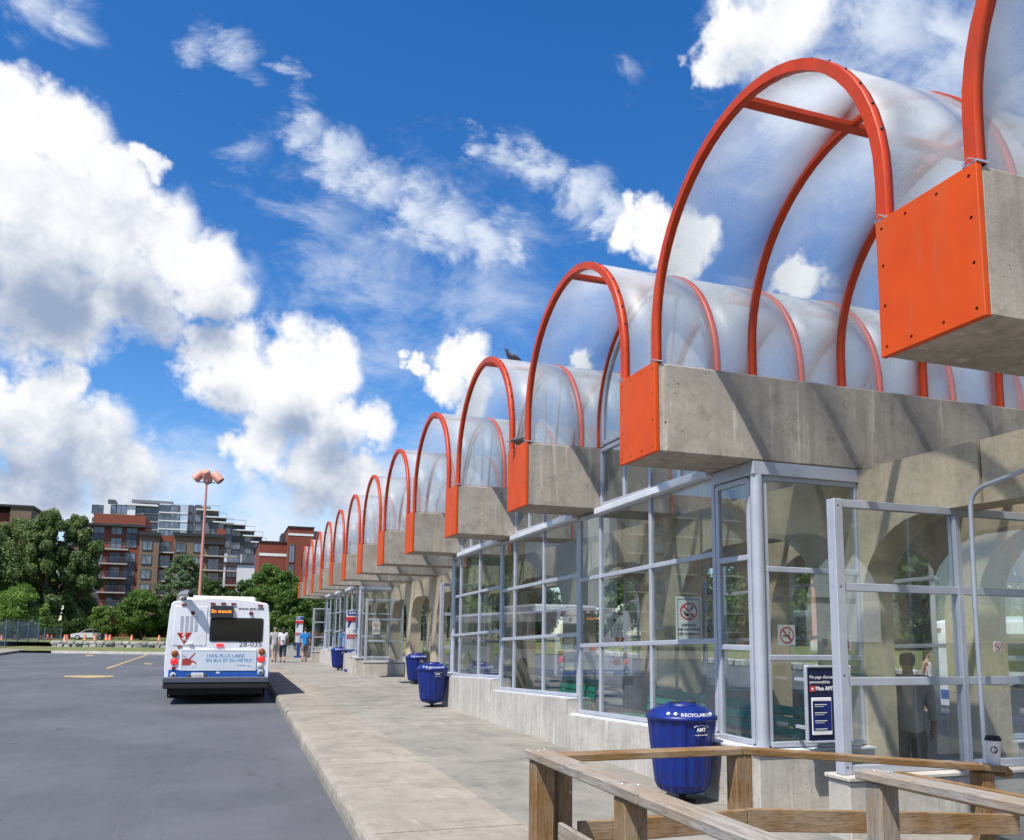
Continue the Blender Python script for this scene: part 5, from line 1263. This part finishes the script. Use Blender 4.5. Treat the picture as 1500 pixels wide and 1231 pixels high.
for i,(x,y) in enumerate(spots):
    kind = 2 if y > 74 else (1 if x > 46 else 0)
    tree('bank_tree', BK[kind], (x,y,.5), rr.uniform(7.5,9.3), rr.uniform(3.9,4.7), (F_MD,F_DK,F_DK)[i%3], n=8000, size=.24, seed=100+i, clumps=70, cr=.24, h0=-.05, group=('front row bank trees','back row bank trees','trees past the far road')[kind])

# ================================================================== BUILDINGS
def brick(name, c1, c2, mort):
    m, t, b = newmat(name); P = wpos(t); b.inputs['Roughness'].default_value = .9
    mp = N(t,'ShaderNodeMapping'); t.links.new(P, mp.inputs['Vector']); mp.inputs['Rotation'].default_value = (rad(90),0,0)
    br = N(t,'ShaderNodeTexBrick', i_Scale=2.0); t.links.new(mp.outputs[0], br.inputs['Vector'])
    br.inputs['Color1'].default_value = c1+(1,); br.inputs['Color2'].default_value = c2+(1,); br.inputs['Mortar'].default_value = mort+(1,)
    col = mix(t, ramp(t, noise(t,P,.25,5), .35,.7,0,.4), br.outputs['Color'], tuple(x*.6 for x in c1)); t.links.new(col, b.inputs['Base Color']); return m
m_brr = brick('red_brick',(.28,.065,.032),(.22,.05,.028),(.25,.12,.08)); m_brt = brick('tan_brick',(.22,.15,.10),(.18,.125,.085),(.2,.16,.12)); m_brc = brick('dark_red_brick',(.24,.05,.03),(.20,.042,.027),(.2,.09,.06))
m_bgr = M('grey_cladding',(.14,.145,.16),(.11,.115,.13),.5,rough=.7); m_bgd = M('dark_cladding',(.055,.058,.068),(.045,.048,.055),.5,rough=.6); m_bwh = M('white_cladding',(.72,.73,.75),(.66,.67,.69),.4,rough=.6)
m_win = M('far_window_glass',(.06,.075,.10),(.16,.20,.26),.35,rough=.08,spec=.8,lo=.45,hi=.55); m_frame = M('far_window_frame',(.10,.10,.11),rough=.5); m_slab = M('balcony_slab',(.45,.44,.42),rough=.8); m_rail = M('balcony_rail',(.13,.14,.16),rough=.4)
m_curt = M('curtain_panel',(.50,.56,.64),(.40,.47,.56),.6,rough=.3)
_wm = {}
def window(parent, x, y, z, w, h, glass=m_win):
    """window on a wall facing -Y: frame proud of the wall, pane set into it"""
    key = (round(w,2),round(h,2),glass.name); o = ORG[parent.name]
    if key not in _wm:
        f = MB().box((-w/2,-.10,-h/2),(-w/2+.09,.05,h/2)).box((w/2-.09,-.10,-h/2),(w/2,.05,h/2)).box((-w/2+.09,-.10,h/2-.09),(w/2-.09,.05,h/2)).box((-w/2+.09,-.12,-h/2),(w/2-.09,.05,-h/2+.1)).box((-.035,-.09,-h/2+.1),(.035,.05,h/2-.09)).mesh('window'); f.materials.append(m_frame)
        p_ = MB().box((-w/2+.09,-.03,-h/2+.1),(w/2-.09,.02,h/2-.09)).mesh('pane'); p_.materials.append(glass); _wm[key] = (f,p_)
    f,p_ = _wm[key]; fo = part('window', f, m_frame, parent, loc=(x-o[0],y-o[1],z-o[2])); part('pane', p_, glass, fo); return fo
def balcony(parent, x0, x1, y, z, d=1.3):
    b_ = part('balcony', MB().box((x0,y-d,z-.22),(x1,y-.005,z)), m_slab, parent)
    r_ = MB().box((x0+.03,y-d+.03,z+1.0),(x1-.03,y-d+.09,z+1.06)); n_ = max(3,int((x1-x0)/.28))
    for i in range(n_+1): xx = x0+.05+(x1-x0-.1)*i/n_; r_.box((xx-.02,y-d+.04,z),(xx+.02,y-d+.08,z+1.0))
    part('railing', r_, m_rail, b_); return b_
def zz_(xp, yp, Y_): q = atY(xp, yp, Y_); return q.x, q.z
Z = lambda x, y: (110+x/6.0, 710+y/6.0)                 # detail-view pixel to photo pixel
YA = 165.0
A = thing('apartment_building','red and tan brick apartment block with balconies behind the trees','building',(on(240,YA),YA,ZH)); A_o = ORG[A.name]
def ABlock(x0,x1,ytop,Yf,mat,depth=14,name='wall',par=None):
    xa,_ = zz_(*Z(x0,600),Yf); xb,_ = zz_(*Z(x1,600),Yf); _,zt = zz_(*Z((x0+x1)/2,ytop),Yf)
    return part(name, MB().box((xa,Yf,ZH-.5),(xb,Yf+depth,zt)), mat, par or A), xa, xb, zt
FL = 125.5                                              # storey height in detail-view pixels
w1,xa,xb,zt = ABlock(140,600,262,YA,m_brr)
part('cornice', MB().box((xa-1.2,YA-1.1,zt-2.3),(xb+1.2,YA-.003,zt-1.9)).box((xa-1.2,YA+.0,zt-2.29),(xa-.003,YA+6,zt-1.91)), m_dark, A)
for r in range(6):
    for x in (213,505):
        wx_,wz_ = zz_(*Z(x-r*11-2,388+r*FL),YA); window(A, wx_, YA, wz_, 1.9, 1.75)
        if r in (0,2,3,4): part('spandrel', MB().box((wx_-.95,YA-.05,wz_-2.1),(wx_+.95,YA-.002,wz_-.95)), m_bgr, A)
    wx_,wz_ = zz_(*Z(370-r*10,392+r*FL),YA); window(A, wx_, YA, wz_, 1.9, 2.0)
    if r > 0: bx0,_ = zz_(*Z(280-r*11+4,0),YA); bx1,_ = zz_(*Z(445-r*11+4,0),YA); balcony(A, wx_-2.4, wx_+2.2, YA, wz_-1.05)
w2,xa,xb,zt = ABlock(560,735,425,YA-1.2,m_brt)
part('cornice', MB().box((xa-.2,YA-1.6,zt-.5),(xb+.2,YA-1.203,zt+.1)), m_dark, A)
for r in range(4):
    wx_,wz_ = zz_(*Z(635-r*8,535+r*FL),YA-1.2); window(A, wx_, YA-1.2, wz_, 1.7, 1.75)
w3,xa,xb,zt = ABlock(735,862,450,YA+.6,m_brr)
for r in range(4):
    wx_,wz_ = zz_(*Z(790-r*6,545+r*FL),YA+.6); window(A, wx_, YA+.6, wz_, 1.9, 2.0); balcony(A, wx_-1.7, wx_+1.7, YA+.6, wz_-1.05)
w4,xa,xb,zt = ABlock(862,1305,435,YA-.6,m_brt)
part('cornice', MB().box((xa-.2,YA-1.0,zt-.5),(xb+.2,YA-.603,zt+.1)).box((zz_(*Z(1160,0),YA)[0],YA-2.2,zz_(*Z(1200,535),YA)[1]),(zz_(*Z(1350,0),YA)[0],YA-.605,zz_(*Z(1200,520),YA)[1])), m_dark, A)
for r in range(4):
    for x in (930,1085):
        wx_,wz_ = zz_(*Z(x-r*5,555+r*FL),YA-.6); window(A, wx_, YA-.6, wz_, 1.8, 1.8)
    wx_,wz_ = zz_(*Z(1218-r*4,575+r*FL),YA-.6); window(A, wx_, YA-.6, wz_, 2.0, 2.1)
    if r < 3: balcony(A, wx_-2.0, wx_+4.2, YA-.6, wz_-1.1)
w5,xa,xb,zt = ABlock(-60,138,398,YA+2.0,m_brt)
for r in range(4):
    for x in (-20,60):
        wx_,wz_ = zz_(*Z(x,490+r*FL),YA+2.0); window(A, wx_, YA+2.0, wz_, 1.8, 1.8)
w6,xa,xb,zt = ABlock(1235,1310,390,YA+3,m_brr,10)
w7,xa,xb,zt = ABlock(1330,1430,700,YA-1,m_brr,8)
wx_,wz_ = zz_(*Z(1375,770),YA-1); window(A, wx_, YA-1, wz_, 1.8, 2.0)

YB = 225.0
B = thing('apartment_tower','tall white and charcoal apartment tower stepping down in terraces','building',(on(220,YB),YB,ZH))
def BB(x0,x1,y0,y1,Yf,mat,depth=16,name='wall',fn=Z,parent=None):
    pa = atY(*fn(x0,y0),Yf); pb = atY(*fn(x1,y1),Yf); par = parent or B
    return part(name, MB().box((pa.x,Yf,pb.z),(pb.x,Yf+depth,pa.z)), mat, par), pa.x, pb.x, pb.z, pa.z
BB(165,452,165,1300,YB,m_bwh); BB(120,165,262,1300,YB+1,m_bwh)
for x,w in ((197,2.2),(340,1.2),(404,2.2)):
    for r in range(2):
        wx_,wz_ = zz_(*Z(x,217+r*112),YB); window(B, wx_, YB, wz_, w*1.15, 2.2)
BB(452,742,180,1300,YB+1.5,m_bgd)
for r in range(4):
    for x in (525,670):
        wx_,wz_ = zz_(*Z(x,222+r*70),YB+1.5); window(B, wx_, YB+1.5, wz_, 4.0, 1.6); balcony(B, wx_-2.2, wx_+2.2, YB+1.5, wz_-1.0, 1.2)
part('roof_slab', MB().box((zz_(*Z(455,0),YB)[0],YB-.4,zz_(*Z(600,188),YB)[1]),(zz_(*Z(742,0),YB)[0],YB+12,zz_(*Z(600,172),YB)[1])), m_bwh, B)
_,gx0,gx1,gz0,gz1 = BB(742,925,165,1300,YB-.5,m_curt)
for r in range(5):
    for c in range(2):
        wx_,wz_ = zz_(*Z(785+c*92-r*2,208+r*72),YB-.5); window(B, wx_, YB-.5, wz_, 2.4, 1.5)
    part('floor_band', MB().box((gx0,YB-.62,wz_-1.35),(gx1,YB-.505,wz_-1.1)), m_bwh, B)
BB(930,1125,180,1300,YB+.5,m_bgr)
for r in range(3):
    for x in (1010,1080): wx_,wz_ = zz_(*Z(x,215+r*80),YB+.5); window(B, wx_, YB+.5, wz_, 1.5, 2.0)
BB(500,860,130,175,YB+4,m_bgr,8,'penthouse'); BB(290,350,130,170,YB+5,m_bgd,5,'penthouse')
for i,(x0,x1,yt) in enumerate(((1125,1200,222),(1200,1272,285),(1272,1330,330),(1330,1445,345),(1445,1530,400),(1530,1600,450),(1600,1640,505))):
    _,xa,xb,z0_,z1_ = BB(x0,x1,yt,1300,YB+1+i*.3,m_bgd if i % 2 else m_bgr)
    part('terrace_slab', MB().box((xa-1.6,YB-.6+i*.3,z1_-.3),(xb+.2,YB+.95+i*.3,z1_)), m_bwh, B)
    part('terrace_rail', MB().box((xa-1.5,YB-.55+i*.3,z1_+.9),(xb+.1,YB-.5+i*.3,z1_+1.0)).box((xa-1.5,YB-.55+i*.3,z1_),(xa-1.42,YB-.5+i*.3,z1_+.9)).box((xb,YB-.55+i*.3,z1_),(xb+.08,YB-.5+i*.3,z1_+.9)), m_rail, B)
    for r in range(3):
        wx_,wz_ = (xa+xb)/2, z1_-2.2-r*3.4; window(B, wx_, YB+1+i*.3, wz_, 2.6, 1.8)
Q = lambda x, y: (280+x*.2193, 690+y*.2193)
YW = 190.0
wb = thing('low_white_building','low white rendered building between the tower and the brick hall','building',(on(353,YW),YW,ZH))
BB(205,455,552,900,YW,m_bwh,12,fn=Q,parent=wb)
for x in (283,380):
    wx_,wz_ = zz_(*Q(x,590),YW); window(wb, wx_, YW, wz_, 2.6, 2.4)
part('roof_band', MB().box((zz_(*Q(205,0),YW)[0],YW-.3,zz_(*Q(300,620),YW)[1]),(zz_(*Q(455,0),YW)[0],YW-.003,zz_(*Q(300,612),YW)[1])), m_dark, wb)
YC = 140.0
Cb = thing('brick_hall','dark red brick hall with a square stair tower above the trees','building',(on(420,YC),YC,ZH))
_,xa,xb,z0_,z1_ = BB(458,652,474,1500,YC,m_brc,20,fn=Q,parent=Cb)
part('white_course', MB().box((xa,YC-.06,z1_-3.7*.6),(xb,YC-.003,z1_-3.7*.6+.45)), m_bwh, Cb)
part('parapet_cap', MB().box((xa-.1,YC-.15,z1_),(xb,YC+20,z1_+.2)), m_dark, Cb)
_,xa,xb,z0_,z1_ = BB(652,772,376,1500,YC-2,m_brc,14,fn=Q,parent=Cb)
part('white_course', MB().box((xa,YC-2.06,z1_-1.3),(xb,YC-2.003,z1_-.95)), m_bwh, Cb); part('parapet_cap', MB().box((xa-.1,YC-2.15,z1_),(xb+.1,YC+12,z1_+.2)), m_dark, Cb)
wx_,_ = zz_(*Q(697,0),YC-2)
for r in range(6): wz_ = z1_-4.2-r*3.2; window(Cb, wx_, YC-2, wz_, .9, 2.9)
BB(605,655,416,480,YC+5,m_bgd,6,'plant_room',Q,Cb); BB(772,845,400,900,YC+4,m_bgd,6,'plant_room',Q,Cb)
BB(772,1100,470,1500,YC+3,m_brc,14,fn=Q,parent=Cb)
YD = 150.0
Dd = thing('brick_building','brown brick building showing above the willows','building',(on(10,YD),YD,ZH))
p0 = atY(-160,743,YD); p1 = atY(48,745,YD); pm = atY(17,745,YD)
part('wall', MB().box((p0.x,YD,ZH-.5),(pm.x,YD+14,p0.z)), m_brr, Dd); part('wall', MB().box((pm.x,YD-.6,ZH-.5),(p1.x,YD+14,p1.z)), m_brt, Dd)
part('cornice', MB().box((p0.x,YD-.8,p1.z+.0),(p1.x+.3,YD+14,p1.z+.35)), m_dark, Dd)
for r in range(5):
    for i in range(7): window(Dd, p0.x+2+i*3.3, YD if p0.x+2+i*3.3 < pm.x-1 else YD-.6, p0.z-3.0-r*3.1, 1.6, 1.7)
# apartment block across the road to the left: it shows only as a reflection in the glass
YE = 118.0
Ee = thing('apartment_block','pale apartment block with balconies mirrored in the waiting room glass','building',(-62,YE,ZH))
part('wall', MB().box((-74,YE,ZH-.5),(-48,YE+30,24)), m_brt, Ee); part('wall', MB().box((-47.99,YE+1,ZH-.5),(-43,YE+30,27)), m_bwh, Ee)
for r in range(7):
    for i in range(6):
        x = -72+i*4.3; window(Ee, x, YE, 3.2+r*3.0, 1.7, 1.7)
        if i % 2: balcony(Ee, x-1.8, x+1.8, YE, 2.2+r*3.0)
